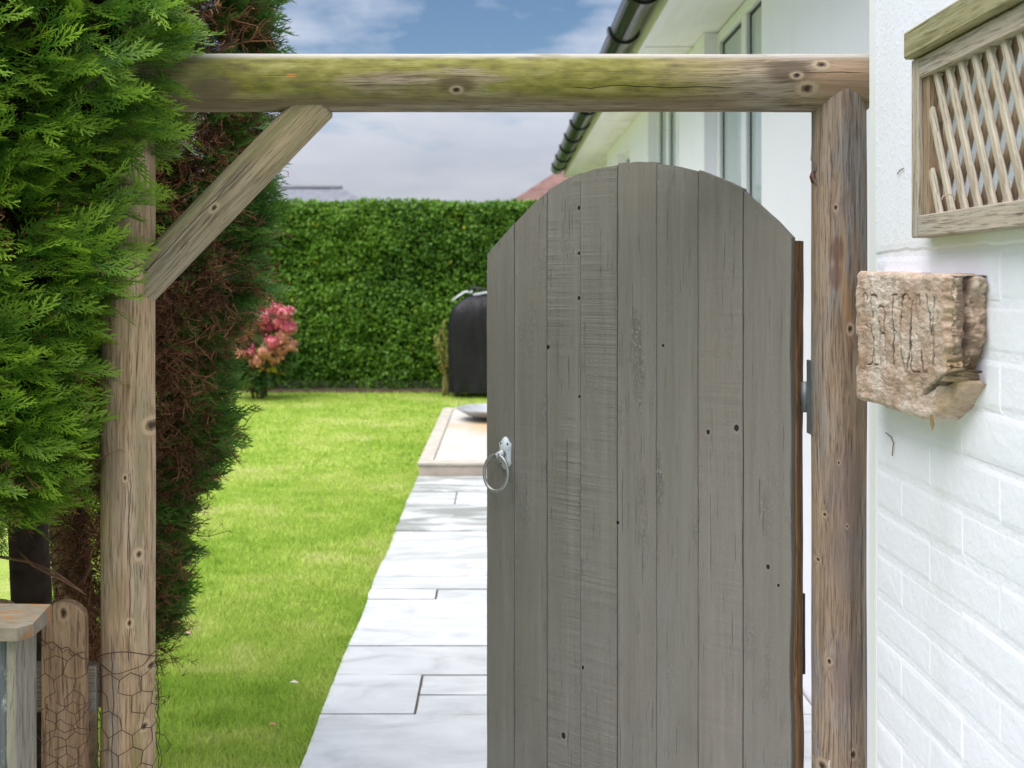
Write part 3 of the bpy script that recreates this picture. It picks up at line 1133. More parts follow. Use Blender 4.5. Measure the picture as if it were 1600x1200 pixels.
chk = M.math('MULTIPLY', M.step(M.noise(M.vmul(q, (260, 260, 5)), 1.0, 3, 0.6), 0.36, 0.28), M.step(blot, 0.4, 0.6))
streak = M.noise(M.vmul(q, (34, 34, 0.9)), 1.0, 4, 0.6)
base = M.mix(warm, (0.162, 0.153, 0.131), (0.21, 0.181, 0.161))
base = M.mix(M.math('MULTIPLY', M.step(blot, 0.35, 0.7), 0.5), base, (0.19, 0.186, 0.174))
greenish = M.math('MULTIPLY', M.step(M.noise(M.vmul(co, (3.4, 3, 1.3)), 1.0, 4), 0.46, 0.68), M.math('MULTIPLY', M.step(Z, 1.1, 0.6), M.step(X, 0.62, 0.2)))
base = M.mix(M.math('MULTIPLY', greenish, 0.45), base, (0.125, 0.13, 0.082))  # darker and greener towards the lower left
base = M.mix(M.math('MULTIPLY', M.step(g1, 0.6, 0.35), 0.22), base, (0.12, 0.115, 0.1))
base = M.mix(M.math('MULTIPLY', M.step(streak, 0.5, 0.72), 0.3), base, (0.27, 0.262, 0.24))
base = M.mix(M.math('MULTIPLY', M.step(streak, 0.46, 0.3), 0.25), base, (0.11, 0.106, 0.09))
base = M.mix(M.math('MULTIPLY', chk, 0.3), base, (0.07, 0.056, 0.048))
base = M.mix(M.math('MULTIPLY', M.step(fl, 0.53, 0.62), M.math('MULTIPLY', torn, 0.75)), base, (0.36, 0.355, 0.33))
fine = M.noise(M.vmul(q, (520, 520, 240)), 1.0, 3, 0.7)
base = M.mix(M.math('MULTIPLY', M.step(fine, 0.58, 0.68), 0.4), base, (0.32, 0.315, 0.29))
foot = M.math('MULTIPLY', M.step(Z, 0.95, 0.1), M.step(M.noise(M.vmul(q, (10, 10, 6)), 1.0, 5, 0.7), 0.42, 0.7))
base = M.mix(M.math('MULTIPLY', foot, 0.4), base, (0.1, 0.094, 0.07))
base = M.mix(M.math('MULTIPLY', M.step(fl, 0.42, 0.34), M.math('MULTIPLY', torn, 0.06)), base, (0.1, 0.098, 0.088))
h = M.math('ADD', M.math('MULTIPLY', g1, 0.35), M.math('MULTIPLY', g2, 0.3))
h = M.math('ADD', h, M.math('MULTIPLY', flk, 0.4))
h = M.math('ADD', h, M.math('MULTIPLY', M.math('MULTIPLY', fl, torn), 0.5))
h = M.math('SUBTRACT', h, M.math('MULTIPLY', chk, 0.8))
sw = M.math('ADD', M.math('MULTIPLY', saw1, 1.6), M.math('MULTIPLY', saw2, 0.5))
h = M.math('ADD', h, M.math('MULTIPLY', M.math('MULTIPLY', sw, saw), sawm))
base = M.mix(M.math('MULTIPLY', M.math('MULTIPLY', M.step(saw1, 0.55, 0.35), M.math('MULTIPLY', saw, sawm)), 0.3), base, (0.115, 0.112, 0.1))
flat = M.vmul(co, (1, 0, 0.75))
hd = None
for (s_, z_, r_) in holes:
    d = M.math('DIVIDE', M.dist(flat, (s_, 0, z_ * 0.75)), r_)
    hd = d if hd is None else M.math('MINIMUM', hd, d)
hd = M.math('ADD', hd, M.math('MULTIPLY', M.math('SUBTRACT', fl, 0.5), 0.9))
base = M.mix(M.math('MULTIPLY', M.step(hd, 1.7, 1.2), 0.35), base, (0.3, 0.29, 0.27))
base = M.mix(M.step(hd, 1.05, 0.7), base, (0.018, 0.013, 0.01))
h = M.math('SUBTRACT', h, M.math('MULTIPLY', M.step(hd, 1.1, 0.6), 2.0))
M.color(base)
M.rough(M.ramp(flm, [(0.3, 0.55), (0.7, 0.75)]))
M.bump(h, 1.0, 0.0036)
m_gate = M.m

gate = thing('wooden_gate', 'grey painted arched plank gate standing ajar', 'gate', GH)
bounds = [0.0, gs(803, 500)[0], gs(854, 500)[0], gs(907, 500)[0], gs(964, 500)[0], gs(1025.5, 500)[0], gs(1091, 500)[0], gs(1160.8, 500)[0], GWID - 0.006]
PT = 0.02
for i in range(8):
    s0, s1 = bounds[i] + 0.0005, bounds[i + 1] - 0.0005
    rr = random.Random(40 + i)
    yo = [0.0, 0.0006, 0.0012, -0.0004, 0.0012, 0.0, -0.001, 0.0006][i]
    tz = [0, -0.001, 0.0015, 0.0, 0.004, 0.0015, 0.005, 0.0][i]
    n, m = 10, 26
    grid = []
    bb = 0.0014
    cols = [s0, s0 + bb] + [s0 + (s1 - s0) * k / n for k in range(1, n)] + [s1 - bb, s1]
    zb = 0.06
    vs, fs = [], []
    for j in range(m + 1):
        for ci, s in enumerate(cols):
            sc = min(max(s, 0.0), arch_s[-1])
            top = arch_at(sc) + tz + 0.0015 * mnoise.noise(Vector((s * 40, i, 0)))
            z = zb + (top - zb) * j / m
            y = yo + (bb if ci in (0, len(cols) - 1) else 0) + (0.0015 if j == m else 0) + 0.0012 * mnoise.noise(Vector((s * 9 + i * 5, 0, z * 2.2)))
            ss = s
            if ci in (0, 1): ss += 0.0011 * mnoise.noise(Vector((i * 3.0, 1, z * 7)))
            if ci in (len(cols) - 1, len(cols) - 2): ss += 0.0011 * mnoise.noise(Vector(((i + 1) * 3.0, 1, z * 7)))
            if i == 7 and ci >= len(cols) - 2:      # waney hinge edge
                ss += 0.004 * mnoise.noise(Vector((3, 1, z * 5)))
            if i == 0 and ci <= 1:
                ss += 0.0012 * mnoise.noise(Vector((8, 1, z * 16)))
            vs.append((ss, y, z))
    nc = len(cols)
    for j in range(m):
        for ci in range(nc - 1):
            a = j * nc + ci
            fs.append((a, a + 1, a + nc + 1, a + nc))
    b0_ = len(vs)
    back = [(x, PT + yo, z) for (x, y, z) in vs]
    ring = [c_ for c_ in range(nc)] + [j * nc + nc - 1 for j in range(1, m + 1)] + [m * nc + c_ for c_ in range(nc - 2, -1, -1)] + [j * nc for j in range(m - 1, 0, -1)]
    vs += [(vs[k][0], PT + yo, vs[k][2]) for k in ring]
    L = len(ring)
    fs += [(ring[(k + 1) % L], ring[k], b0_ + k, b0_ + (k + 1) % L) for k in range(L)]
    fs.append(tuple(b0_ + k for k in range(L)))
    o = obj('plank', vs, fs, m_gate, gate, gate_frame)
    o['saw'] = [0.1, 0.25, 0.9, 0.75, 0.1, 0.15, 0.3, 0.1][i]
    o['rough'] = [0.25, 0.95, 0.4, 0.6, 1.0, 0.85, 0.45, 0.75][i]
    o['warm'] = [0.1, 0.2, 0.25, 0.3, 0.4, 0.4, 0.8, 0.55][i]

m_edge = wood('bare_brown_edge_timber', (0.27, 0.155, 0.08), (0.19, 0.10, 0.047), (0.08, 0.043, 0.022), grain=0.7, grey=0.08, seed=6.6, bump=0.4)
# bare timber stile behind the hinge-side plank: its edge shows
vs, fs = [], []
K = 46
for j in range(K + 1):
    z = 0.06 + (arch_at(GWID - 0.012) - 0.012 - 0.06) * j / K
    e = GWID - 0.0015 + 0.003 * mnoise.noise(Vector((z * 3.2, 0, 4))) + 0.0015 * mnoise.noise(Vector((z * 12, 0, 4)))
    b_ = e + 0.002
    vs += [(GWID - 0.07, 0.021, z), (e, 0.021, z), (b_, 0.033, z), (e + 0.0005, 0.050, z), (GWID - 0.07, 0.050, z)]
for j in range(K):
    for k in range(5):
        l = (k + 1) % 5
        fs.append((j * 5 + k, j * 5 + l, j * 5 + 5 + l, j * 5 + 5 + k))
fs += [(4, 3, 2, 1, 0), tuple(K * 5 + k for k in range(5))]
obj('hinge_stile', vs, fs, m_edge, gate, gate_frame, smooth=False)['label'] = 'bare orange brown edge'
for z in (0.35, 1.35):
    MB().box((0.02, 0.0225, z), (GWID - 0.075, 0.048, z + 0.1), 0.003).build('ledge', m_gate, gate, gate_frame)

# ring handle
m_pale = plain('pale_grey_painted_metal', (0.5, 0.55, 0.58), 0.4, 0.5, 0.15, 40, 0.15)
m_steel = plain('galvanised_steel', (0.33, 0.335, 0.33), 0.42, 0.5, 0.2, 30, 0.15, 0.7)
m_dark_iron = plain('dark_iron', (0.04, 0.042, 0.038), 0.6, 0.4, 0.25, 40, 0.3, 0.3)
ps, pz = 0.060, 1.037
hp = MB()
outl = [(0, .041), (.007, .037), (.012, .029), (.018, .025), (.017, .014), (.0165, 0), (.016, -.014), (.018, -.022), (.013, -.030), (.007, -.036), (0, -.040)]
outl = outl + [(-x, z) for x, z in outl[-2:0:-1]]
n = len(outl)
vs = [(ps + x, -0.0005, pz + z) for x, z in outl] + [(ps + x * 0.95, -0.004, pz + z * 0.97) for x, z in outl] + [(ps + x * 0.5, -0.010, pz + z * 0.55) for x, z in outl] + [(ps, -0.013, pz)]
fs = []
for r_ in range(2):
    for k in range(n):
        l = (k + 1) % n
        fs.append((r_ * n + k, r_ * n + l, r_ * n + n + l, r_ * n + n + k))
for k in range(n):
    fs.append((2 * n + k, 2 * n + (k + 1) % n, 3 * n))
handle = hp.add(vs, fs).build('handle_plate', m_pale, gate, gate_frame, smooth=True)
MB().tube([(ps - 0.001, -0.008, pz), (ps - 0.001, -0.03, pz - 0.002)], [0.0105, 0.0085], 14).build('spindle', m_pale, handle, gate_frame, smooth=True)
MB().tube([(ps - 0.001, -0.014, pz), (ps - 0.001, -0.0205, pz)], [0.0118, 0.0118], 14).build('spindle_collar', m_steel, handle, gate_frame, smooth=True)
ringp = []
rc = Vector((ps - 0.004, -0.033, pz - 0.043))
for k in range(41):
    t = 2 * math.pi * k / 40
    ringp.append(rc + Vector((0.036 * math.sin(t), 0.004 * math.cos(t), 0.042 * math.cos(t))))
MB().tube(ringp, 0.0042, 10, caps=False).build('pull_ring', m_steel, handle, gate_frame, smooth=True)
MB().tube([(ps - 0.001, -0.027, pz - 0.001), (ps - 0.001, -0.039, pz - 0.002)], [0.0075, 0.006], 12).build('ring_boss', m_steel, handle, gate_frame, smooth=True)
for (dx, dz) in ((-.0095, .0235), (.0095, .0235), (-.009, -.0245), (.009, -.0245)):
    MB().tube([(ps + dx, -0.003, pz + dz), (ps + dx, -0.0072, pz + dz)], [0.0034, 0.0026], 10).build('screw', m_dark_iron, handle, gate_frame)

# hinges (built in world space by the hinge edge)
hg = MB()
zt, zb = EYE - (597 - 440) * 2.04 / 1600, EYE - (645 - 440) * 2.04 / 1600
hg.box((0.575, 2.048, zb), (0.622, 2.054, zt), 0.0012)
m_zinc = plain('dull_zinc', (0.16, 0.17, 0.18), 0.5, 0.5, 0.25, 25, 0.2, 0.4)
hinge = hg.build('hinge', m_zinc, gate)
MB().tube([(0.604, 2.045, zb + 0.001), (0.604, 2.045, zt + 0.0)], 0.0085, 14).build('knuckle', m_zinc, hinge, smooth=True)
MB().box((0.6045, 2.0, EYE - (677 - 440) * 2.03 / 1600), (0.609, 2.036, EYE - (562 - 440) * 2.03 / 1600), 0.0012).build('post_plate', m_zinc, hinge)
hg = MB()
zt, zb = EYE - (930 - 440) * 2.06 / 1600, EYE - (1055 - 440) * 2.06 / 1600
for a in range(3):
    z0_ = zb + (zt - zb) * (a / 3 + 0.004)
    z1_ = zb + (zt - zb) * ((a + 1) / 3 - 0.004)
    hg.box((0.585, 2.062, z0_), (0.6105 - 0.0015 * a, 2.068, z1_), 0.001)
hg.tube([(0.606, 2.07, zb), (0.606, 2.07, zt)], 0.006, 10)
hg.build('hinge', m_dark_iron, gate)['label'] = 'lower dark iron hinge'

# ================================================================== trellis on the wall
m_tr = wood('silvered_trellis_timber', (0.50, 0.43, 0.35), (0.38, 0.315, 0.25), (0.18, 0.14, 0.105), grain=0.9, grey=0.55, seed=3.3)
m_tr_g = wood('greenish_cap_timber', (0.42, 0.37, 0.255), (0.32, 0.275, 0.17), (0.17, 0.14, 0.085), grain=0.7, grey=0.35, seed=5.9, streaks=[(0.0, -2, 3, 0.05, (0.27, 0.27, 0.09), 0.35)])
m_tr_shade = wood('shade_brown_slat_timber', (0.38, 0.27, 0.18), (0.27, 0.18, 0.115), (0.13, 0.085, 0.05), grain=0.9, grey=0.25, seed=7.1)  # darker than the pale front slats: backlit shade put into the colour
m_tr_p = wood('pale_slat_timber', (0.62, 0.55, 0.46), (0.5, 0.425, 0.34), (0.27, 0.21, 0.155), grain=1.0, grey=0.4, seed=13.3)
tr = thing('trellis', 'weathered diagonal wooden trellis panel framed on the white wall', 'trellis', (0.64, 1.2, 1.5))


def bar(name, p0, p1, w, d, mat, parent, side, bev=0.0018, seed=0):
    """rectangular bar from p0 to p1; w across 'side', d across the third axis; local z along the bar"""
    p0, p1 = Vector(p0), Vector(p1)
    z = (p1 - p0).normalized()
    x = (Vector(side) - z * Vector(side).dot(z)).normalized()
    y = z.cross(x)
    fr = Matrix.Translation(p0) @ Matrix((x, y, z)).transposed().to_4x4()
    L = (p1 - p0).length
    mb = MB().box((-w / 2, -d / 2, 0), (w / 2, d / 2, L), bev)
    rr_ = random.Random(seed)
    mb.v = [(a + 0.0012 * mnoise.noise(Vector((c * 4, seed, a * 9))), b, c) for (a, b, c) in mb.v]
    return mb.build(name, mat, parent, fr)


TRX = 0.635                        # front plane of the trellis
zbot = EYE + (440 - 372) * 1.5875 / 1600
zrb = zbot + 0.033
ztop = EYE + (440 - 95) * 1.5875 / 1600
YL, YR = 1.587, 0.35
ZY = Vector((0, 1, 0))
bar('outer_stile', (0.6485, YL - 0.012, zbot), (0.6485, YL - 0.012, ztop), 0.026, 0.029, m_tr, tr, ZY, seed=1)
bar('inner_stile', (0.652, YL - 0.037, zrb), (0.652, YL - 0.037, ztop - 0.032), 0.0225, 0.022, m_tr_shade, tr, ZY, seed=2)
bar('bottom_rail', (0.648, YL - 0.026, zbot + 0.0165), (0.648, YR, zbot + 0.0165), 0.033, 0.031, m_tr, tr, (0, 0, 1), seed=3)
bar('top_rail', (0.649, YL - 0.026, ztop - 0.017), (0.649, YR, ztop - 0.017), 0.031, 0.029, m_tr, tr, (0, 0, 1), seed=4)
bar('cap', (0.645, YL + 0.002, ztop + 0.0225), (0.645, YR, ztop + 0.0225), 0.043, 0.046, m_tr_g, tr, (0, 0, 1), 0.003, seed=5)
z0, z1 = zrb - 0.006, ztop - 0.028
dy = 0.098
for i in range(-2, 30):
    yt = 1.605 - 0.041 * i
    ya, yb = yt, yt - dy           # front slats lean towards the camera at the foot
    t0, t1 = 0.0, 1.0
    ymax = YL - 0.047
    if ya > ymax:
        t0 = (ya - ymax) / dy
    if t0 < 0.93 and yb > YR:
        q0 = Vector((0.6455, ya - dy * t0, z1 + (z0 - z1) * t0))
        q1 = Vector((0.6455, yb, z0))
        bar('slat', q0, q1, 0.0140, 0.007, m_tr_p, tr, (0, 1, 0.4), seed=20 + i)
    ya, yb = yt - dy, yt           # rear slats lean the other way
    t1 = 1.0
    if yb > ymax:
        t1 = (ymax - ya) / dy
    if t1 > 0.07 and ya > YR:
        q0 = Vector((0.6555, ya, z1))
        q1 = Vector((0.6555, ya + dy * t1, z1 + (z0 - z1) * t1))
        bar('slat', q0, q1, 0.0130, 0.007, m_tr_shade, tr, (0, 1, -0.4), seed=70 + i)
# little tie ring of dry stem
tie = [P(1482 + 10 * math.cos(t), 311 + 9 * math.sin(t) * 0.8, 1.452) for t in np.linspace(-3.3, 0.3, 12)]
MB().tube(tie, 0.0009, 5).build('dry_tie', plain('dry_stem', (0.5, 0.42, 0.3), 0.8), tr)

# ================================================================== carved sign on the wall
def strokes():
    raw = [[(205, 275), (208, 255), (215, 245), (228, 250), (236, 270), (240, 300)],
           [(262, 340), (260, 300), (262, 266), (275, 260), (290, 262), (298, 275)], [(268, 370), (268, 412)],
           [(312, 345), (325, 335), (342, 342), (350, 370), (345, 440), (350, 490), (355, 600), (362, 725)],
           [(225, 462), (258, 490), (272, 560), (268, 640), (262, 712), (250, 726), (238, 724)],
           [(258, 470), (268, 560), (274, 640), (280, 706)], [(276, 726), (300, 730)], [(318, 440), (316, 520), (317, 620), (313, 735)], [(318, 520), (346, 516)],
           [(400, 264), (406, 258), (440, 258)], [(410, 264), (408, 350), (411, 440), (413, 580), (409, 725)], [(408, 495), (432, 505)],
           [(468, 272), (464, 350), (459, 430), (463, 580), (467, 680), (478, 755), (490, 780), (500, 765), (510, 690), (520, 590), (528, 480), (534, 380), (534, 300)],
           [(468, 272), (480, 256), (496, 260), (510, 285), (520, 300)],
           [(530, 480), (526, 580), (530, 690), (528, 750), (540, 774), (580, 775)], [(578, 262), (581, 300), (580, 335)],
           [(622, 262), (632, 310), (645, 355), (656, 400), (663, 460), (668, 530)], [(686, 275), (681, 380), (678, 500), (684, 600), (682, 730)],
           [(592, 635), (597, 690), (606, 735), (612, 775), (638, 779)]]
    segs = []
    for st_ in raw:
        q = []
        for (a, b) in st_:
            px, py = 1300 + a / 4.285, 400 + b / 4.285
            Yq = 0.615 * 1600 / (px - 785)
            q.append((Yq, EYE + (440 - py) * Yq / 1600))
        segs += list(zip(q[:-1], q[1:]))
    return segs


SEG = np.array(strokes())
SY0, SY1, SX, SBK = 1.783, 1.404, 0.615, 0.668
path_u = [(SBK, SY0)]
path_u += [(SBK + (SX - SBK) * t, SY0) for t in (0.3, 0.65, 0.9)]
face_n = 170
i_face0 = len(path_u)
for k in range(face_n + 1):
    path_u.append((SX, SY0 + (SY1 - SY0) * k / face_n))
i_face1 = len(path_u) - 1
for k in range(1, 31):
    path_u.append((SX + (SBK - SX) * k / 30, SY1))
nU, nV = len(path_u), 120
verts = np.zeros((nU, nV + 1, 3))
ink_and_cracks = np.zeros((nU, nV + 1))
brk = np.zeros((nU, nV + 1))
top0 = EYE + (440 - 424) * SY0 / 1600
bot0 = EYE - (622 - 440) * SY0 / 1600
for i, (x, y) in enumerate(path_u):
    a = (SY0 - y) / (SY0 - SY1)
    endf = max(0.0, (i - i_face1) / 30.0)
    top = top0 + (-0.009) * a + 0.003 * mnoise.noise(Vector((y * 14, 0, 1))) + 0.002 * mnoise.noise(Vector((y * 50, x * 50, 1)))
    bot = bot0 + 0.004 * mnoise.noise(Vector((y * 18, 4, 1)))
    if a > 0.76:
        tt = min(1, (a - 0.76) / 0.24)
        bot = bot + 0.062 * tt ** 1.3
    bot += 0.02 * endf
    for j in range(nV + 1):
        z = bot + (top - bot) * j / nV
        t = j / nV
        p_ = Vector((x * 20, y * 20, z * 20))
        d = 0.0035 * mnoise.noise(p_ * 0.6) + 0.0022 * mnoise.noise(p_ * 2.1 + Vector((3, 1, 0))) + 0.0013 * mnoise.noise(Vector((x, y * 40, z * 130))) + 0.0009 * mnoise.noise(Vector((x, y * 110, z * 240)))
        rnd_edge = min(t, 1 - t) * nV
        inset = 0.006 * max(0, 1 - rnd_edge / 5.0) ** 2
        px_, py_ = x, y
        if i <= i_face1 and i >= i_face0:
            ends = min((i - i_face0), (i_face1 - i)) * (SY0 - SY1) / face_n
            inset += 0.006 * max(0, 1 - ends / 0.012) ** 2
            # ragged broken near edge and lower corner
            e = a + 0.035 * mnoise.noise(Vector((0, 7, z * 34))) + 0.02 * mnoise.noise(Vector((0, 3, z * 110)))
            if e > 0.94:
                brk[i, j] = 1
                inset += 0.012 * min(1, (e - 0.94) / 0.05)
            # diagonal split near the foot
            cl = (z - bot0) - (0.036 + (a - 0.72) * 0.16)
            if a > 0.7 and cl < 0:
                m_ = min(1, (a - 0.7) / 0.06)
                inset += m_ * 0.006
                if a > 0.8 + 0.06 * (cl + 0.03) / 0.03:
                    inset += 0.014 * min(1, (a - 0.8) / 0.08)
                    brk[i, j] = max(brk[i, j], min(1, (a - 0.78) / 0.06))
            if a > 0.7 and abs(cl) < 0.003:
                inset += 0.005 * min(1, (a - 0.7) / 0.08)
                ink_and_cracks[i, j] = 0.7 * min(1, (a - 0.7) / 0.1)  # the diagonal split is coloured darker too
            dy_, dz_ = y - SEG[:, 0, 0], z - SEG[:, 0, 1]
            ey, ez = SEG[:, 1, 0] - SEG[:, 0, 0], SEG[:, 1, 1] - SEG[:, 0, 1]
            A = 1 / 2.4
            tt = np.clip((dy_ * ey * A * A + dz_ * ez) / (ey * ey * A * A + ez * ez + 1e-12), 0, 1)
            dist_ = float(np.min(np.hypot((dy_ - tt * ey) * A, dz_ - tt * ez)))
            dist_ += 0.0007 * mnoise.noise(Vector((y * 60, 0, z * 60)))
            if dist_ < 0.00145:
                s_ = 1 - dist_ / 0.00145
                wear = 0.55 + 0.45 * mnoise.noise(Vector((y * 22, 5, z * 22)))
                ink_and_cracks[i, j] = max(ink_and_cracks[i, j], min(1, s_ * 1.5) * min(1, max(0.2, wear + 0.35)))
                inset += 0.003 * s_
            px_ = x + inset - d
            py_ = y
        elif i > i_face1:
            brk[i, j] = 1
            v1 = mnoise.voronoi(Vector((x * 55, 2.2, z * 42)))[0]
            jag = 0.007 * (0.5 - v1[0]) + 0.007 * mnoise.noise(Vector((x * 160, 4, z * 90))) + 0.004 * mnoise.noise(Vector((x * 380, 4, z * 260))) + 0.012 * mnoise.noise(Vector((x * 60, 0, z * 30)))
            gap = 0.018 * max(0, 1 - abs((x - SX) / (SBK - SX) - 0.35 - 0.2 * mnoise.noise(Vector((z * 18, 0, 0)))) / 0.22)
            # the foot slopes away
            py_ = y + jag + gap + inset + (0.03 * max(0, 0.35 - t) / 0.35)
            if x > SBK - 0.006:
                py_ = y + 0.004 + 0.03 * max(0, 0.35 - t) / 0.35
            dv = min(1, max(0, (v1[1] - v1[0]) / 0.18))
            ink_and_cracks[i, j] = max(0.0, (1 - dv)) * 0.3 + min(1, gap / 0.018) * 0.45  # cracks and gaps of the broken end are coloured darker
        verts[i, j] = (px_, py_, z)
v = verts.reshape(-1, 3).tolist()
f = []
for i in range(nU - 1):
    for j in range(nV):
        a = i * (nV + 1) + j
        f.append((a, a + nV + 1, a + nV + 2, a + 1))
b0 = len(v)
ink_and_cracks_l = ink_and_cracks.reshape(-1).tolist()
brkl = brk.reshape(-1).tolist()
# close top, bottom
for (jj, flip) in ((nV, False), (0, True)):
    s_ = len(v)
    for i in range(nU):
        x_, y_, z_ = verts[i, jj]
        v.append((SBK, min(max(y_, SY1), SY0), z_))
        ink_and_cracks_l.append(0.0)
        brkl.append(0.0)
    for i in range(nU - 1):
        a, b_ = i * (nV + 1) + jj, (i + 1) * (nV + 1) + jj
        q = (a, b_, s_ + i + 1, s_ + i)
        f.append(q[::-1] if flip else q)
M = Mat('weathered_slab', 0.85, 0.2)
p = M.pos()
n1 = M.noise(M.vmul(p, (10, 10, 16)), 1.0, 5, 0.62, 1.0)
n2 = M.noise(M.vmul(p, (60, 50, 130)), 1.0, 4, 0.6, 1.5)
n3 = M.noise(p, 210, 3, 0.6)
n4 = M.noise(M.vadd(M.vmul(p, (14, 12, 12)), (5, 2, 8)), 1.0, 4, 0.6)
c = M.ramp(n1, [(0.3, (0.29, 0.195, 0.135)), (0.45, (0.45, 0.345, 0.27)), (0.58, (0.54, 0.45, 0.38)), (0.7, (0.64, 0.59, 0.54))])
c = M.mix(M.math('MULTIPLY', M.step(n4, 0.5, 0.68), 0.6), c, (0.68, 0.64, 0.58))
c = M.mix(M.math('MULTIPLY', M.step(n4, 0.42, 0.3), 0.5), c, (0.36, 0.22, 0.13))
c = M.mix(M.math('MULTIPLY', M.step(n2, 0.52, 0.36), 0.45), c, (0.24, 0.15, 0.09))
c = M.mix(M.math('MULTIPLY', M.attr('broken'), M.step(n1, 0.4, 0.65)), c, (0.42, 0.31, 0.2))
c = M.mix(0.35, c, M.mix(1.0, c, (1.06, 0.95, 0.93), 'MULTIPLY'))
c = M.mix(M.attr('ink_and_cracks'), c, (0.028, 0.02, 0.016))
M.color(c)
M.bump(M.math('ADD', n2, M.math('MULTIPLY', n3, 0.5)), 0.7, 0.004)
sign = obj('carved_sign', v, f, M.m, None, None, smooth=True, attrs={'ink_and_cracks': ink_and_cracks_l, 'broken': brkl})
tag(sign, 'rough brown weathered slab with scratched lettering hung on the white wall', 'sign')
MB().tube([P(1455, 648, 1.47), P(1457, 662, 1.47), P(1457, 673, 1.468)], [0.002, 0.0028, 0.0004], 6).build('dry_stalk', plain('dry_brown_stalk', (0.24, 0.16, 0.07), 0.8), sign)

# ================================================================== foliage tools
def frond_mesh(seed, nb=12, sub=3, taper=0.0125, curl=0.15):
    """a flat cypress spray along +x in the xy plane, 1 unit long: verts, faces, t along spray"""
    rr = random.Random(seed)
    V, F, T = [], [], []

    def strip(pts, w0, w1, t0, t1):
        b = len(V)
        n = len(pts)
        for i, (x, y, z) in enumerate(pts):
            j0, j1 = max(0, i - 1), min(n - 1, i + 1)
            dx, dy = pts[j1][0] - pts[j0][0], pts[j1][1] - pts[j0][1]
            l = math.hypot(dx, dy) or 1
            w = w0 + (w1 - w0) * i / (n - 1)
            nx_, ny_ = -dy / l * w, dx / l * w
            V.append((x + nx_, y + ny_, z))
            V.append((x - nx_, y - ny_, z))
            t = t0 + (t1 - t0) * i / (n - 1)
            T.extend((t, t))
        for i in range(n - 1):
            F.append((b + 2 * i, b + 2 * i + 1, b + 2 * i + 3))
            F.append((b + 2 * i, b + 2 * i + 3, b + 2 * i + 2))

    def axis(t):
        return (t, curl * (t * t) * 0.5 * (1 if seed % 2 else -1), -0.14 * t * t)
    strip([axis(t) for t in (0, 0.35, 0.7, 1.0)], taper * 1.3, taper * 0.5, 0, 1)
    for k in range(nb):
        t = 0.06 + 0.9 * k / nb
        x, y, z = axis(t)
        side = 1 if k % 2 else -1
        L = (0.42 * (1 - t) ** 0.75 + 0.06) * rr.uniform(0.75, 1.15)
        ang = side * rr.uniform(0.55, 0.8)
        zz_ = rr.uniform(-0.14, 0.05)
        bend = -side * 0.25
        pts = []
        for s in (0, 0.5, 1.0):
            a = ang + bend * s
            pts.append((x + L * s * math.cos(a), y + L * s * math.sin(a), z + zz_ * s * s * L))
        strip(pts, taper * 1.25, taper * 0.6, t, t + 0.4)
        for q in range(sub):
            s = 0.2 + 0.72 * q / sub
            bx = x + L * s * math.cos(ang + bend * s)
            by = y + L * s * math.sin(ang + bend * s)
            bz = z + zz_ * s * s * L
            for sd2 in ((1, -1) if L > 0.16 else (side,)):
                l2 = L * 0.36 * (1 - s * 0.6) * rr.uniform(0.7, 1.2)
                a2 = ang + bend * s + sd2 * rr.uniform(0.5, 0.75)
                ex, ey = bx + l2 * math.cos(a2), by + l2 * math.sin(a2)
                ez = bz + rr.uniform(-0.02, 0.02)
                wx_, wy_ = -math.sin(a2) * taper, math.cos(a2) * taper
                mx_, my_ = (bx + ex) / 2, (by + ey) / 2
                b = len(V)
                V.extend([(bx, by, bz), (mx_ + wx_, my_ + wy_, (bz + ez) / 2), (ex, ey, ez), (mx_ - wx_, my_ - wy_, (bz + ez) / 2)])
                T.extend((t + 0.2, t + 0.3, t + 0.5, t + 0.3))
                F.append((b, b + 3, b + 2))
                F.append((b, b + 2, b + 1))
    return np.array(V), np.array(F, dtype=np.int64), np.clip(np.array(T), 0, 1)


def twig_mesh(seed, nb=9):
    """a bare dead sprig: thin crossing strips"""
    rr = random.Random(seed)
    V, F, T = [], [], []

    def seg(a, b, w):
        a, b = Vector(a), Vector(b)
        d = (b - a).normalized()
        n1 = d.cross(Vector((rr.uniform(-1, 1), rr.uniform(-1, 1), rr.uniform(-1, 1)))).normalized() * w
        k = len(V)
        V.extend([tuple(a + n1), tuple(a - n1), tuple(b - n1 * 0.5), tuple(b + n1 * 0.5)])
        T.extend((0, 0, 1, 1))
        F.append((k, k + 1, k + 2))
        F.append((k, k + 2, k + 3))
    prev = (0, 0, 0)
    for k in range(5):
        t = (k + 1) / 5
        cur = (t, 0.12 * math.sin(t * 3 + seed), -0.25 * t * t + rr.uniform(-0.03, 0.03))
        seg(prev, cur, 0.012)
        for q in range(3):
            a = rr.uniform(0, 6.28)
            L = rr.uniform(0.15, 0.38)
            e = (cur[0] + L * rr.uniform(0.3, 0.9), cur[1] + L * math.cos(a), cur[2] + L * math.sin(a) - 0.08)
            seg(cur, e, 0.009)
            for _ in range(2):
                e2 = (e[0] + rr.uniform(-0.02, 0.14), e[1] + rr.uniform(-0.1, 0.1), e[2] + rr.uniform(-0.14, 0.06))
                seg(e, e2, 0.008)
        prev = cur
    return np.array(V), np.array(F, dtype=np.int64), np.array(T)


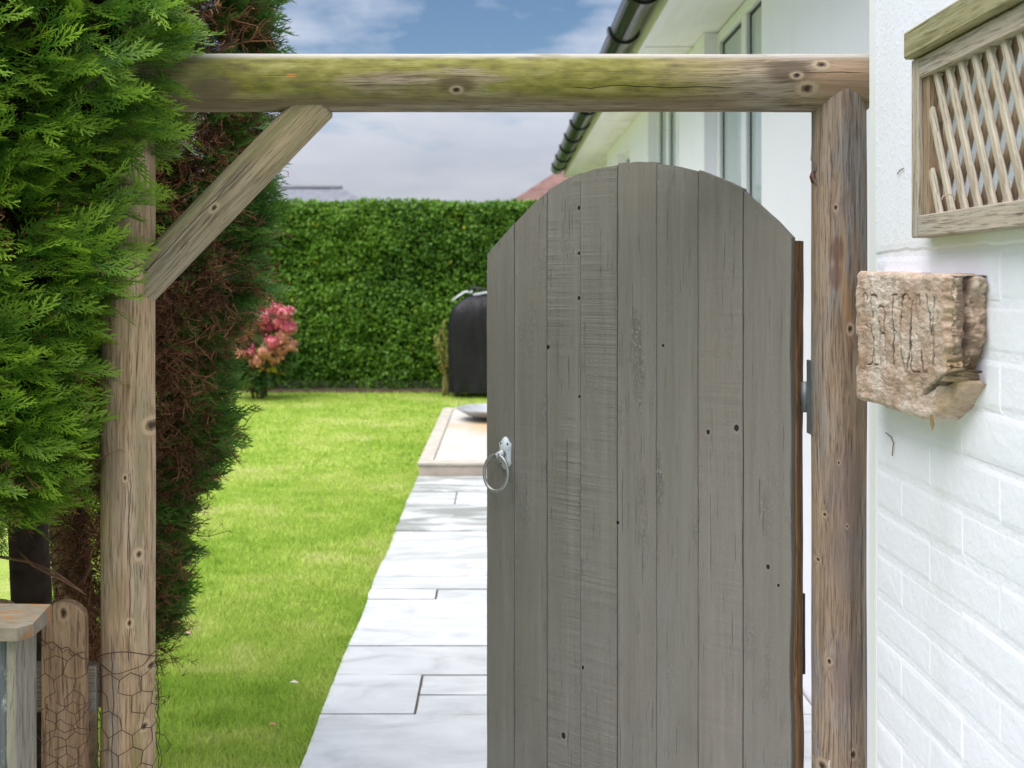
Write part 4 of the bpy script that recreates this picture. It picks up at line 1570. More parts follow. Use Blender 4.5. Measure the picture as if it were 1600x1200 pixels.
def scatter(protos, pos, xdir, zdir, scale, tone):
    """place prototypes: local x -> xdir, local z -> zdir (roughly)"""
    VV, FF, TT, NN = [], [], [], []
    base = 0
    x = xdir / np.linalg.norm(xdir, axis=1, keepdims=True)
    z = zdir - x * np.sum(zdir * x, axis=1, keepdims=True)
    z /= np.linalg.norm(z, axis=1, keepdims=True) + 1e-9
    y = np.cross(z, x)
    which = rng.integers(0, len(protos), len(pos))
    for k, (v_, f_, t_) in enumerate(protos):
        ids = np.where(which == k)[0]
        if len(ids) == 0:
            continue
        w = (v_[None, :, 0, None] * x[ids][:, None, :] + v_[None, :, 1, None] * y[ids][:, None, :] + v_[None, :, 2, None] * z[ids][:, None, :]) * scale[ids][:, None, None] + pos[ids][:, None, :]
        VV.append(w.reshape(-1, 3))
        FF.append((f_[None] + base + (np.arange(len(ids)) * len(v_))[:, None, None]).reshape(-1, f_.shape[1]))
        TT.append(np.tile(t_, len(ids)))
        NN.append(np.repeat(tone[ids], len(v_)))
        base += len(ids) * len(v_)
    return np.concatenate(VV), np.concatenate(FF), np.concatenate(TT), np.concatenate(NN)


def foliage_mat(name, dark, mid, tip, odd=None, trans=0.25, rough=0.55):
    M = Mat(name, rough, 0.3)
    t = M.attr('along')
    n = M.attr('tone')
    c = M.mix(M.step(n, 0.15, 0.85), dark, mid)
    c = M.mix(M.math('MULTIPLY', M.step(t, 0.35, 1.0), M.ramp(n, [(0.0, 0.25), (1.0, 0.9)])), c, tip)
    if odd:
        c = M.mix(M.step(n, 0.955, 0.96), c, odd)
    M.color(c)
    M.translucent(c, trans)
    return M.m


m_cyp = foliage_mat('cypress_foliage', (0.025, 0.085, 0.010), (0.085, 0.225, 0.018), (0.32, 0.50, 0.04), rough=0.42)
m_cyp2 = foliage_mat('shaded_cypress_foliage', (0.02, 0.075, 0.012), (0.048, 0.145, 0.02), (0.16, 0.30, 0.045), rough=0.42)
m_dead = foliage_mat('dead_cypress_twigs', (0.075, 0.032, 0.016), (0.24, 0.105, 0.046), (0.38, 0.2, 0.1), trans=0.1, rough=0.8)
m_core = plain('dead_wood_and_shade', (0.018, 0.012, 0.008), 0.95, 0.05, 0.5, 14, 0.6)  # near-black: the shade deep among the dead twigs is put into the colour
m_bark = plain('cypress_bark', (0.26, 0.165, 0.125), 0.95, 0.1, 0.45, 22, 0.9)
m_darkbark = plain('dark_cypress_bark', (0.05, 0.036, 0.028), 0.95, 0.1, 0.45, 22, 0.9)


def interp(tab, z):
    zs = np.array([a[0] for a in tab])
    xs = np.array([a[1] for a in tab])
    o = np.argsort(zs)
    return np.interp(z, zs[o], xs[o])


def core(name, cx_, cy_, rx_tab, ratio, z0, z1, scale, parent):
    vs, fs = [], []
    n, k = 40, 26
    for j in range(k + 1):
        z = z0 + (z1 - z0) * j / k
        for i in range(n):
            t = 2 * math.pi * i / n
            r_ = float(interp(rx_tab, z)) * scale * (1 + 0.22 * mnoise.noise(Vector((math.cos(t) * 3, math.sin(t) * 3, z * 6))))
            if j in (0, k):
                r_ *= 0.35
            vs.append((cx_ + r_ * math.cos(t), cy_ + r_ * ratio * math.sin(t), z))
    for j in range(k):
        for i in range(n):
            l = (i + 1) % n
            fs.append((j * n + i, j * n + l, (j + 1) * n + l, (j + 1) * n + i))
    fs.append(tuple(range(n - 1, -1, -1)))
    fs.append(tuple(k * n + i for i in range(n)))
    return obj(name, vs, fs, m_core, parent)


# ------------------------------------------------------------------ near conifer
NCX, NCY, NRAT = -1.22, 1.93, 0.62
near_tab = [(2.3, -0.84), (2.15, -0.64), (2.0, -0.60), (1.93, -0.59), (1.745, -0.63), (1.66, -0.675), (1.47, -0.69), (1.41, -0.73), (1.275, -0.745), (1.166, -0.745), (1.08, -0.79), (1.02, -0.86), (0.97, -0.95)]
near_rx = [(z, x - (0.055 if z > 1.4 else 0.065) - NCX) for z, x in near_tab]
nc = thing('conifer_hedge', 'bright green cypress bush in the upper left, wrapped round the beam end', 'conifer', (-0.95, 2.1, 0))
MB().tube([(-0.985, 2.14, -0.05), (-0.985, 2.13, 0.4), (-0.975, 2.12, 0.8), (-0.99, 2.1, 1.3), (-1.0, 2.05, 2.0)], [0.052, 0.042, 0.04, 0.036, 0.02], 14).build('trunk', m_darkbark, nc, smooth=True)
core('inner_shade_core', NCX, NCY + 0.05, near_rx, NRAT, 1.08, 2.12, 0.74, nc)
protos = [frond_mesh(s) for s in range(5)]


def crown_points(n, cx_, cy_, tab, ratio, z0, z1, th0, th1, d0, d1, out_up=0.25, lean=(0.25, -0.05, 0.05), zpow=1.0):
    th = np.radians(th0 + (th1 - th0) * rng.random(n))
    z = z0 + (z1 - z0) * rng.random(n) ** zpow
    rx = interp(tab, z)
    dep = d0 + (d1 - d0) * rng.random(n) ** 0.6
    wob = np.array([0.09 * mnoise.noise(Vector((math.cos(a) * 3.2, math.sin(a) * 3.2, b * 4.5))) + 0.05 * mnoise.noise(Vector((math.cos(a) * 9, math.sin(a) * 9, b * 11))) for a, b in zip(th, z)])
    r_ = rx * (dep + wob)
    pos = np.stack([cx_ + r_ * np.cos(th), cy_ + r_ * ratio * np.sin(th), z], 1)
    out = np.stack([np.cos(th) * ratio, np.sin(th), np.zeros(n)], 1)
    out /= np.linalg.norm(out, axis=1, keepdims=True)
    tan = np.stack([-out[:, 1], out[:, 0], np.zeros(n)], 1)
    return pos, out, tan, dep, z, th


n = 3000
pos, out, tan, dep, z, th = crown_points(n, NCX, NCY, near_rx, NRAT, 1.0, 2.16, -135, 25, 0.78, 1.02)
g1_ = rng.normal(size=n)
xd = out * (0.55 + 0.3 * rng.random(n))[:, None] + tan * (0.45 + 0.45 * g1_)[:, None] + np.array([[0, 0, 1]]) * (0.12 + 0.38 * rng.normal(size=n))[:, None]
zd = out * 0.75 + np.array([[0, 0, 0.65]]) + 0.45 * rng.normal(size=(n, 3))
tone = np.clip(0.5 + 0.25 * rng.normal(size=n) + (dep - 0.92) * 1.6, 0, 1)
sc = 0.07 + 0.06 * rng.random(n)
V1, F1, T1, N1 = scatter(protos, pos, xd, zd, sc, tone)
# sparse rest of the crown (top and far side)
n = 1500
pos, out, tan, dep, z, th = crown_points(n, NCX, NCY, near_rx, NRAT, 1.0, 2.25, -180, 180, 0.85, 1.0)
sel_top = rng.random(n) < 0.35
pos[sel_top, :2] = np.array([[NCX, NCY]]) + (pos[sel_top, :2] - np.array([[NCX, NCY]])) * rng.random(sel_top.sum())[:, None] ** 0.5
pos[sel_top, 2] = 2.1 + 0.12 * rng.random(sel_top.sum())
z = pos[:, 2]
keep = (z > 2.09) | (np.degrees(th) > 60) | (np.degrees(th) < -135)
pos, out, tan, dep = pos[keep], out[keep], tan[keep], dep[keep]
n = len(pos)
xd = out + tan * rng.normal(size=n)[:, None] * 0.6 + np.array([[0, 0, 0.3]])
zd = out * 0.6 + np.array([[0, 0, 0.8]]) + 0.4 * rng.normal(size=(n, 3))
V2, F2, T2, N2 = scatter(protos[:3], pos, xd, zd, 0.12 + 0.05 * rng.random(n), np.clip(0.5 + 0.25 * rng.normal(size=n), 0, 1))
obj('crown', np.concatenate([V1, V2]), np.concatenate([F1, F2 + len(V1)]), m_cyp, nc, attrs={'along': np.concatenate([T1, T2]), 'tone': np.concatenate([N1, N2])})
# dead sprigs along its under edge and by the post
tw = [twig_mesh(s) for s in range(4)]
n = 620
pos, out, tan, dep, z, th = crown_points(n, NCX, NCY, near_rx, NRAT, 0.98, 1.62, -120, 20, 0.62, 0.98)
sel = (pos[:, 0] > -0.76) | (z < 1.15) | (rng.random(n) < 0.35)
pos, out, tan = pos[sel], out[sel], tan[sel]
n = len(pos)
xd = out * 0.5 + tan * (0.4 + rng.normal(size=n))[:, None] * 0.8 + np.array([[0, 0, -0.3]]) + 0.3 * rng.normal(size=(n, 3))
V3, F3, T3, N3 = scatter(tw, pos, xd, rng.normal(size=(n, 3)), 0.05 + 0.05 * rng.random(n), rng.random(n))
obj('dead_twigs', V3, F3, m_dead, nc, attrs={'along': T3, 'tone': N3})
m_deadbr = plain('dead_branch_bark', (0.17, 0.09, 0.055), 0.9, 0.1, 0.3, 30, 0.5)
MB().tube([P(-40, 862, 1.98), P(0, 870, 1.96), P(45, 878, 1.95), P(85, 893, 1.93), P(130, 925, 1.93)], [0.003, 0.003, 0.0026, 0.0022, 0.001], 7).build('dead_branch', m_deadbr, nc, smooth=True)
MB().tube([P(30, 862, 1.95), P(52, 884, 1.94), P(95, 905, 1.93), P(136, 930, 1.93)], [0.0015, 0.0025, 0.0025, 0.001], 7).build('dead_branch', m_deadbr, nc, smooth=True)
MB().tube([P(143, 880, 2.1), P(135, 900, 2.08), P(122, 915, 2.05)], [0.003, 0.0025, 0.001], 6).build('dead_branch', m_deadbr, nc, smooth=True)

# ------------------------------------------------------------------ conifer behind the gateway
FCX, FCY, FRAT = -1.36, 2.72, 0.58
far_tab = [(2.62, -0.9), (2.45, -0.68), (2.19, -0.625), (1.855, -0.655), (1.6, -0.65), (1.43, -0.64), (1.26, -0.725), (1.01, -0.745), (0.76, -0.82), (0.505, -0.885), (0.42, -0.98)]
far_rx = [(z, x - (0.045 if z > 1.3 else 0.075) - FCX) for z, x in far_tab]
fc = thing('conifer_hedge', 'dark cypress behind the left post with brown dead inner twigs', 'conifer', (-1.2, 2.9, 0))
MB().tube([(-1.2, 2.88, -0.05), (-1.2, 2.88, 0.5), (-1.22, 2.84, 1.0), (-1.27, 2.75, 2.2)], [0.062, 0.054, 0.05, 0.03], 14).build('trunk', m_bark, fc, smooth=True)
core('inner_shade_core', FCX, FCY, far_rx, FRAT, 0.86, 2.42, 0.72, fc)
protos2 = [frond_mesh(s + 50, nb=11, sub=3, taper=0.014) for s in range(4)]
n = 3300
pos, out, tan, dep, z, th = crown_points(n, FCX, FCY, far_rx, FRAT, 0.42, 2.5, -52, 40, 0.86, 1.03)
thd = np.degrees(th)
lim = np.where(z > 1.9, -46, np.where(z > 1.5, -34, -25)) + 6 * rng.normal(size=n)
sel = thd > lim
pos, out, tan, dep, z = pos[sel], out[sel], tan[sel], dep[sel], z[sel]
n = len(pos)
xd = out * 0.7 + tan * (0.15 + 0.4 * rng.normal(size=n))[:, None] + np.array([[0.25, -0.1, 0.3]]) + np.array([[0, 0, 1]]) * (0.3 * rng.normal(size=n))[:, None]
zd = out * 0.35 + np.array([[0, -0.5, 0.7]]) + 0.4 * rng.normal(size=(n, 3))
V1, F1, T1, N1 = scatter(protos2, pos, xd, zd, 0.075 + 0.06 * rng.random(n), np.clip(0.45 + 0.25 * rng.normal(size=n), 0, 1))
n = 1500
pos, out, tan, dep, z, th = crown_points(n, FCX, FCY, far_rx, FRAT, 0.6, 2.55, -180, 180, 0.85, 1.0)
sel_top = rng.random(n) < 0.3
pos[sel_top, :2] = np.array([[FCX, FCY]]) + (pos[sel_top, :2] - np.array([[FCX, FCY]])) * rng.random(sel_top.sum())[:, None] ** 0.5
pos[sel_top, 2] = 2.4 + 0.13 * rng.random(sel_top.sum())
z = pos[:, 2]
thd = np.degrees(th)
sel = (z > 2.38) | (thd > 40) | ((thd < -50) & (z > 1.15)) & (rng.random(n) < 0.6)
sel &= ~((thd < -90) & (z < 1.15))
pos, out, tan = pos[sel], out[sel], tan[sel]
n = len(pos)
xd = out + tan * rng.normal(size=n)[:, None] * 0.5 + np.array([[0, 0, 0.3]])
zd = out * 0.6 + np.array([[0, 0, 0.8]]) + 0.4 * rng.normal(size=(n, 3))
V2, F2, T2, N2 = scatter(protos2, pos, xd, zd, 0.13 + 0.06 * rng.random(n), np.clip(0.45 + 0.25 * rng.normal(size=n), 0, 1))
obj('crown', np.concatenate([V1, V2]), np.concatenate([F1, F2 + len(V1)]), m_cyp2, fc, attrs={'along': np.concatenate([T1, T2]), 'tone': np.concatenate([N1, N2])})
n = 3600
pos, out, tan, dep, z, th = crown_points(n, FCX, FCY, far_rx, FRAT, 0.45, 2.3, -85, -5, 0.66, 1.0)
xd = out * 0.6 + tan * (0.3 + 0.6 * rng.normal(size=n))[:, None] + np.array([[0, 0, -0.25]]) + 0.3 * rng.normal(size=(n, 3))
ok_ = ~((np.degrees(th) < -48) & (z < 1.0))
pos, xd, dep = pos[ok_], xd[ok_], dep[ok_]
n = len(pos)
V3, F3, T3, N3 = scatter(tw, pos, xd, rng.normal(size=(n, 3)), 0.07 + 0.08 * rng.random(n), np.clip(rng.random(n) * (0.25 + (dep - 0.66) * 2.6), 0, 1))
obj('dead_twigs', V3, F3, m_dead, fc, attrs={'along': T3, 'tone': N3})
# single sprays that stick out over the lawn
stick = [((330, 695), (395, 688), 2.45), ((410, 450), (462, 452), 2.6), ((330, 735), (365, 720), 2.45), ((395, 520), (420, 545), 2.55), ((400, 200), (440, 190), 2.5)]
pp = np.array([P(a[0], a[1], y_) for a, b, y_ in stick])
xx = np.array([P(b[0], b[1], y_) - P(a[0], a[1], y_) for a, b, y_ in stick])
ss = np.linalg.norm(xx, axis=1)
for k in range(len(pp)):
    V4, F4, T4, N4 = scatter([protos2[k % 4]], pp[k:k + 1], xx[k:k + 1], np.array([[0.1, -0.75, 0.6]]), ss[k:k + 1], np.full(1, 0.7))
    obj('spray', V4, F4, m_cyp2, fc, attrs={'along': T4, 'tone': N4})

# ================================================================== far hedge
def leaf_proto(fold=0.12, wid=0.3):
    v_ = np.array([(0, 0, 0), (0.45, wid, fold), (1, 0, -0.05), (0.45, -wid, fold)], dtype=float)
    f_ = np.array([(0, 1, 2), (0, 2, 3)])
    return v_, f_[:, ::-1], np.array([0, .5, 1, .5])


m_laurel = foliage_mat('glossy_hedge_leaves', (0.04, 0.125, 0.012), (0.135, 0.29, 0.025), (0.27, 0.43, 0.04), odd=(0.42, 0.40, 0.03), trans=0.25, rough=0.5)
hd_ = thing('clipped_hedge', 'tall clipped dark green hedge across the end of the lawn', 'hedge', (-2, 14, 0))
HYF = 13.62
HTOP = EYE + (440 - 316) * HYF / 1600
hxl, hxr = -7.0, 3.2
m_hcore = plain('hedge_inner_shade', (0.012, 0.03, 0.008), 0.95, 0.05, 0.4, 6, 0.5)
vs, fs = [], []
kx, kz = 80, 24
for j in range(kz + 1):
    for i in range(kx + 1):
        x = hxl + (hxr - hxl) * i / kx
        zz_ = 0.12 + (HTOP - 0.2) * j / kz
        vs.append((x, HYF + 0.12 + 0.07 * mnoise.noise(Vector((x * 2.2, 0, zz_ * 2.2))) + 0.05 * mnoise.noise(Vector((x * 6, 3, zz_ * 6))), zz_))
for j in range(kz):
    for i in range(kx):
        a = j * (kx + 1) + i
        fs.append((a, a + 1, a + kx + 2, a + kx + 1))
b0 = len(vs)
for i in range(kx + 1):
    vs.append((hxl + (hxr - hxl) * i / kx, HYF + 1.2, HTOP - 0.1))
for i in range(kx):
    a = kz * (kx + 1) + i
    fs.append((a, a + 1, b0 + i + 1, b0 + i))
obj('inner_shade_core', vs, fs, m_hcore, hd_, smooth=True)  # dark sheet standing for the shade behind the hedge leaves
n = 85000
xs = hxl + (hxr - hxl) * rng.random(n)
zs = 0.03 + (HTOP - 0.03) * rng.random(n)
ys = HYF + 0.05 + 0.13 * (rng.random(n) - 0.6) + np.array([0.1 * mnoise.noise(Vector((a * 1.6, 0, b * 1.6))) + 0.08 * mnoise.noise(Vector((a * 5, 3, b * 5))) for a, b in zip(xs, zs)])
ys += np.clip((0.25 - zs) * 0.3, 0, 1)
pos = np.stack([xs, ys, zs], 1)
nt_ = 20000
xs = hxl + (hxr - hxl) * rng.random(nt_)
ys = HYF + 1.2 * rng.random(nt_) ** 1.2
post = np.stack([xs, ys, HTOP + 0.05 * (rng.random(nt_) - 0.75) + np.array([0.05 * mnoise.noise(Vector((a * 1.5, b * 1.5, 0))) + 0.03 * mnoise.noise(Vector((a * 7, b * 7, 0))) for a, b in zip(xs, ys)])], 1)
pos = np.concatenate([pos, post])
n = len(pos)
nor = np.concatenate([np.tile([[0, -0.75, 0.5]], (n - nt_, 1)), np.tile([[0, -0.35, 0.9]], (nt_, 1))])
zd = nor + 0.5 * rng.normal(size=(n, 3))
xd = rng.normal(size=(n, 3)) + np.array([[0, -0.3, 0.1]])
tone = np.clip(rng.random(n), 0, 1)
tone[(tone > 0.94)] *= np.where(rng.random((tone > 0.94).sum()) < 0.12, 1.0, 0.9)
tone[n - nt_:] = np.clip(tone[n - nt_:] + 0.0, 0, 0.95)
tone = np.clip(tone * 0.75 + 0.25 * np.array([0.5 + 1.6 * mnoise.noise(Vector((a * 1.3, b * 1.3, c * 1.3))) for a, b, c in pos]), 0, np.where(tone > 0.955, 1.0, 0.95))
tone[rng.random(n) < 0.006] = 1.0
V1, F1, T1, N1 = scatter([leaf_proto(0.12, 0.3), leaf_proto(0.05, 0.36), leaf_proto(-0.06, 0.27)], pos, xd, zd, 0.036 + 0.034 * rng.random(n), tone)
obj('leaves', V1, F1, m_laurel, hd_, attrs={'along': T1, 'tone': N1})

# ================================================================== hydrangea
HYC = Vector((-3.03, 12.7, 0.80))
hyd = thing('hydrangea', 'pink hydrangea bush in bloom before the far hedge', 'flowering shrub', (HYC.x, HYC.y, 0))
m_hleaf = foliage_mat('hydrangea_leaves', (0.02, 0.07, 0.012), (0.055, 0.12, 0.02), (0.13, 0.17, 0.04), odd=(0.5, 0.45, 0.04), trans=0.25)
n = 900
d = rng.normal(size=(n, 3))
d /= np.linalg.norm(d, axis=1, keepdims=True)
pos = np.array(HYC) + np.array([[0, 0, -0.18]]) + d * np.array([[0.42, 0.34, 0.52]]) * (0.7 + 0.3 * rng.random(n))[:, None]
pos[:, 2] = np.maximum(pos[:, 2], 0.06)
V1, F1, T1, N1 = scatter([leaf_proto(0.1, 0.34)], pos, d + 0.6 * rng.normal(size=(n, 3)), np.tile([[0, -0.4, 0.8]], (n, 1)) + 0.4 * rng.normal(size=(n, 3)), 0.09 + 0.05 * rng.random(n), rng.random(n))
obj('foliage', V1, F1, m_hleaf, hyd, attrs={'along': T1, 'tone': N1})
st = MB()
for k in range(9):
    a = k * 0.7
    st.tube([(HYC.x + 0.06 * math.cos(a), HYC.y + 0.06 * math.sin(a), 0.0), (HYC.x + 0.18 * math.cos(a), HYC.y + 0.16 * math.sin(a), 0.4), (HYC.x + 0.28 * math.cos(a), HYC.y + 0.22 * math.sin(a), 0.8)], [0.008, 0.006, 0.004], 6)
st.build('stems', m_deadbr, hyd, smooth=True)


def petal_mat(name, a, b, c_):
    M = Mat(name, 0.6, 0.2)
    n_ = M.attr('tone')
    M.color(M.ramp(n_, [(0, a), (0.5, b), (1, c_)]))
    M.translucent(M.ramp(n_, [(0, a), (0.5, b), (1, c_)]), 0.25)
    return M.m


m_pink = petal_mat('pink_petals', (0.52, 0.07, 0.13), (0.72, 0.19, 0.24), (0.82, 0.42, 0.44))
m_peach = petal_mat('faded_peach_petals', (0.5, 0.18, 0.12), (0.68, 0.32, 0.22), (0.74, 0.47, 0.34))
heads = [(445, 488, 0), (428, 482, 0), (412, 480, 1), (408, 500, 0), (436, 505, 0), (420, 512, 0), (395, 495, 0), (390, 515, 1), (402, 530, 1), (425, 535, 0), (440, 528, 1), (436, 548, 1), (412, 550, 1), (394, 548, 0), (380, 530, 1), (380, 505, 1), (415, 468, 1), (428, 560, 1), (375, 552, 1), (403, 565, 1), (370, 485, 0), (365, 515, 1), (450, 512, 0), (452, 540, 1), (385, 470, 1)]
for k, (px, py, pale) in enumerate(heads):
    c = P(px, py, 12.32 + 0.08 * (k % 3))
    n = 110
    d = rng.normal(size=(n, 3))
    d /= np.linalg.norm(d, axis=1, keepdims=True)
    pos = np.array(c) + d * np.array([[0.115, 0.115, 0.095]]) * (0.35 + 0.65 * rng.random(n) ** 0.5)[:, None]
    V1, F1, T1, N1 = scatter([leaf_proto(0.02, 0.45)], pos, rng.normal(size=(n, 3)), d, 0.035 + 0.012 * rng.random(n), rng.random(n))
    ball = MB().lathe([(0.001, -0.07), (0.06, -0.045), (0.083, 0.0), (0.06, 0.045), (0.001, 0.07)], c, 10)
    bf = np.array([(a_, b_, c2_) for (a_, b_, c2_, d_) in ball.f] + [(a_, c2_, d_) for (a_, b_, c2_, d_) in ball.f], dtype=np.int64)
    F1 = np.concatenate([F1, bf + len(V1)])
    V1 = np.concatenate([V1, np.array([tuple(q_) for q_ in ball.v])])
    N1 = np.concatenate([N1, np.full(len(ball.v), 0.25)])
    obj('flower_head', V1, F1, m_peach if pale else m_pink, hyd, attrs={'tone': N1})

# ================================================================== twiggy shrub beside the barbecue
tw_b = P(697, 614, 13.0)
tsh = thing('twiggy_shrub', 'thin upright shrub with yellowing leaves beside the covered barbecue', 'shrub', (tw_b.x, 13.0, 0))
rr = random.Random(11)
m_stem = plain('pale_green_brown_stem', (0.28, 0.24, 0.1), 0.8, 0.2, 0.3, 20, 0.2)
lp, lx = [], []
for k in range(9):
    tx = rr.uniform(-0.2, 0.13)
    pts = []
    hgt = rr.uniform(0.55, 1.0)
    for s in np.linspace(0, 1, 7):
        pts.append(Vector((tw_b.x + 0.03 * math.sin(k) + tx * s ** 1.4 + 0.012 * math.sin(s * 9 + k), 13.0 + 0.1 * math.cos(k * 2) * s, hgt * s)))
    MB().tube(pts, [0.014, 0.012, 0.011, 0.009, 0.008, 0.006, 0.003], 6).build('stem', m_stem, tsh, smooth=True)
    for q in range(26):
        s = rr.uniform(0.4, 1)
        i_ = min(5, int(s * 6))
        pt = pts[i_].lerp(pts[i_ + 1], s * 6 - i_)
        lp.append(pt)
        lx.append((rr.uniform(-1, 1), rr.uniform(-1, 1), rr.uniform(-0.3, 0.9)))
m_yl = foliage_mat('yellowing_shrub_leaves', (0.1, 0.16, 0.02), (0.27, 0.29, 0.05), (0.42, 0.25, 0.05), odd=(0.5, 0.14, 0.05), trans=0.3)
n = len(lp)
V1, F1, T1, N1 = scatter([leaf_proto(0.1, 0.22)], np.array(lp), np.array(lx), rng.normal(size=(n, 3)), 0.05 + 0.04 * rng.random(n), rng.random(n))
obj('leaves', V1, F1, m_yl, tsh, attrs={'along': T1, 'tone': N1})

# ================================================================== covered barbecue
bq = thing('barbecue', 'barbecue under a black weatherproof cover by the hedge', 'barbecue', (-0.18, 13.05, 0))
M = Mat('black_cover_fabric', 0.5, 0.25)
n1 = M.noise(M.vmul(M.pos(), (9, 9, 2.4)), 1.0, 4, 0.6)
M.color(M.ramp(n1, [(0.3, (0.008, 0.007, 0.009)), (0.7, (0.018, 0.017, 0.02))]))
M.bump(n1, 0.6, 0.05)
m_cover = M.m
vs, fs = [], []
BCX, BCY = -0.13, 13.05
prof = [(0.06, 1.0), (0.3, 0.975), (0.6, 1.0), (0.88, 1.02), (0.98, 1.0), (1.06, 0.96), (1.15, 0.87), (1.22, 0.72), (1.275, 0.55), (1.29, 0.3), (1.295, 0.0)]
n = 72
for (z, s) in prof:
    for i in range(n):
        t = 2 * math.pi * i / n
        ex = 0.32
        c_, s_ = math.cos(t), math.sin(t)
        x = 0.545 * s * math.copysign(abs(c_) ** ex, c_)
        y = 0.30 * min(1, s * 1.05) * math.copysign(abs(s_) ** ex, s_)
        fold = 0.05 * math.sin(t * 11 + 3 * math.sin(z * 3)) * max(0, (1.0 - z)) * (1 if z < 1 else 0) + 0.02 * mnoise.noise(Vector((x * 5, y * 5, z * 3)))
        vs.append((BCX + x * (1 + fold), BCY + y * (1 + fold * 1.5), z + 0.012 * mnoise.noise(Vector((x * 9, y * 9, z)))))
for j in range(len(prof) - 1):
    for i in range(n):
        l = (i + 1) % n
        fs.append((j * n + i, j * n + l, (j + 1) * n + l, (j + 1) * n + i))
obj('cover', vs, fs, m_cover, bq, smooth=True)
m_highlight = plain('painted_sky_highlight', (0.66, 0.67, 0.7), 0.35, 0.5, 0.1, 8, 0.1)  # pale colour paints the sky's shine on the cover's top folds
for (x0, x1, z0, z1, seed) in ((-0.53, -0.27, 1.20, 1.315, 1), (-0.27, 0.3, 1.275, 1.33, 2)):
    vs, fs = [], []
    for i in range(13):
        for j in range(9):
            a, b = i / 12, j / 8
            x = x0 + (x1 - x0) * a
            zt_ = z0 + (z1 - z0) * min(1, a * 1.6)
            vs.append((BCX + 0.02 + x, BCY - 0.17 + 0.34 * b, zt_ + 0.02 * math.sin(b * 3.14) + 0.012 * mnoise.noise(Vector((x * 12, b * 4, seed)))))
    for i in range(12):
        for j in range(8):
            a = i * 9 + j
            fs.append((a, a + 9, a + 10, a + 1))
    obj('highlight_fold', vs, fs, m_highlight, bq, smooth=True)
MB().tube([(-0.42 + BCX + 0.12, BCY - 0.12, 1.33), (-0.36 + BCX + 0.12, BCY - 0.13, 1.375), (-0.16 + BCX + 0.12, BCY - 0.13, 1.345)], 0.016, 8).build('handle', m_dark_iron, bq, smooth=True)
for (x, y) in ((-0.45, -0.2), (0.4, -0.2), (-0.45, 0.2), (0.4, 0.2)):
    MB().tube([(BCX + x, BCY + y, -0.01), (BCX + x, BCY + y, 0.3)], 0.02, 8).build('leg', m_dark_iron, bq)

# ================================================================== fire bowl on the terrace
fb_c = (-0.10, 10.05, 0.0)
fb = thing('fire_bowl', 'shallow grey steel fire bowl on the cream terrace', 'fire bowl', (fb_c[0], fb_c[1], 0.1))
m_bowl = plain('grey_steel_bowl', (0.36, 0.37, 0.39), 0.5, 0.5, 0.2, 6, 0.1, 0.2)
MB().lathe([(0.0, 0.135), (0.12, 0.137), (0.24, 0.158), (0.32, 0.2), (0.335, 0.215), (0.345, 0.215), (0.345, 0.208), (0.33, 0.195), (0.25, 0.15), (0.12, 0.126), (0.0, 0.124)], fb_c, 40).build('bowl', m_bowl, fb, smooth=True)
for k in range(3):
    a = 0.6 + k * 2.094
    MB().box((fb_c[0] + 0.2 * math.cos(a) - 0.015, fb_c[1] + 0.2 * math.sin(a) - 0.015, 0.097), (fb_c[0] + 0.2 * math.cos(a) + 0.015, fb_c[1] + 0.2 * math.sin(a) + 0.015, 0.15), 0.002).build('foot', m_bowl, fb)

# ================================================================== houses beyond the hedge
m_slate = plain('grey_slate_roof', (0.17, 0.175, 0.2), 0.7, 0.25, 0.15, 3, 0.3)
m_red = plain('red_clay_roof', (0.2, 0.115, 0.1), 0.85, 0.2, 0.25, 4, 0.4)
m_farwall = plain('far_house_render', (0.6, 0.58, 0.54), 0.8, 0.2, 0.08, 2, 0)


def far_house(label, x0, x1, y0, y1, eave, ridge, hip, mroof):
    t = thing('neighbour_house', label, 'house', ((x0 + x1) / 2, (y0 + y1) / 2, 0))
    MB().box((x0 + 0.4, y0 + 0.4, -0.08), (x1 - 0.4, y1 - 0.4, eave)).build('wall', m_farwall, t)
    ym = (y0 + y1) / 2
    v_ = [(x0, y0, eave), (x1, y0, eave), (x1, y1, eave), (x0, y1, eave), (x0 + hip, ym, ridge), (x1 - hip, ym, ridge)]
    MB().add(v_, [(0, 1, 5, 4), (1, 2, 5), (2, 3, 4, 5), (3, 0, 4), (3, 2, 1, 0)]).build('roof', mroof, t)
    MB().tube([(x0 + hip, ym, ridge + 0.02), (x1 - hip, ym, ridge + 0.02)], 0.1, 8).build('ridge_tiles', mroof, t)
    MB().box((x0 + 1.5, y0 + 0.36, 0.9), (x0 + 3.2, y0 + 0.395, 2.1)).build('window', m_glass, t)


q = P(535, 294, 44)
far_house('grey roofed house just showing above the hedge', -21, q.x + 3.6, 40, 48, 3.4, q.z, 3.6, m_slate)
q = P(800, 318, 30)
far_house('red roofed house peeping out beside the gutter end', q.x - 0.05, 15, 26.5, 33.5, q.z - 0.2, q.z + 2.6, 3.9, m_red)

# ================================================================== picket fence, box and wire on the left
m_picket = wood('brown_picket_timber', (0.40, 0.27, 0.165), (0.29, 0.18, 0.105), (0.13, 0.075, 0.042), grain=0.55, grey=0.12, seed=9.4, knots=[(0.002, 0.825, 0.009)], bump=0.4)
m_rail = wood('grey_rail_timber', (0.27, 0.225, 0.165), (0.19, 0.155, 0.11), (0.09, 0.07, 0.05), grain=0.8, grey=0.5, seed=10.4)
fence = thing('picket_fence', 'round topped brown picket fence left of the gateway', 'fence', (-0.83, 1.94, 0))


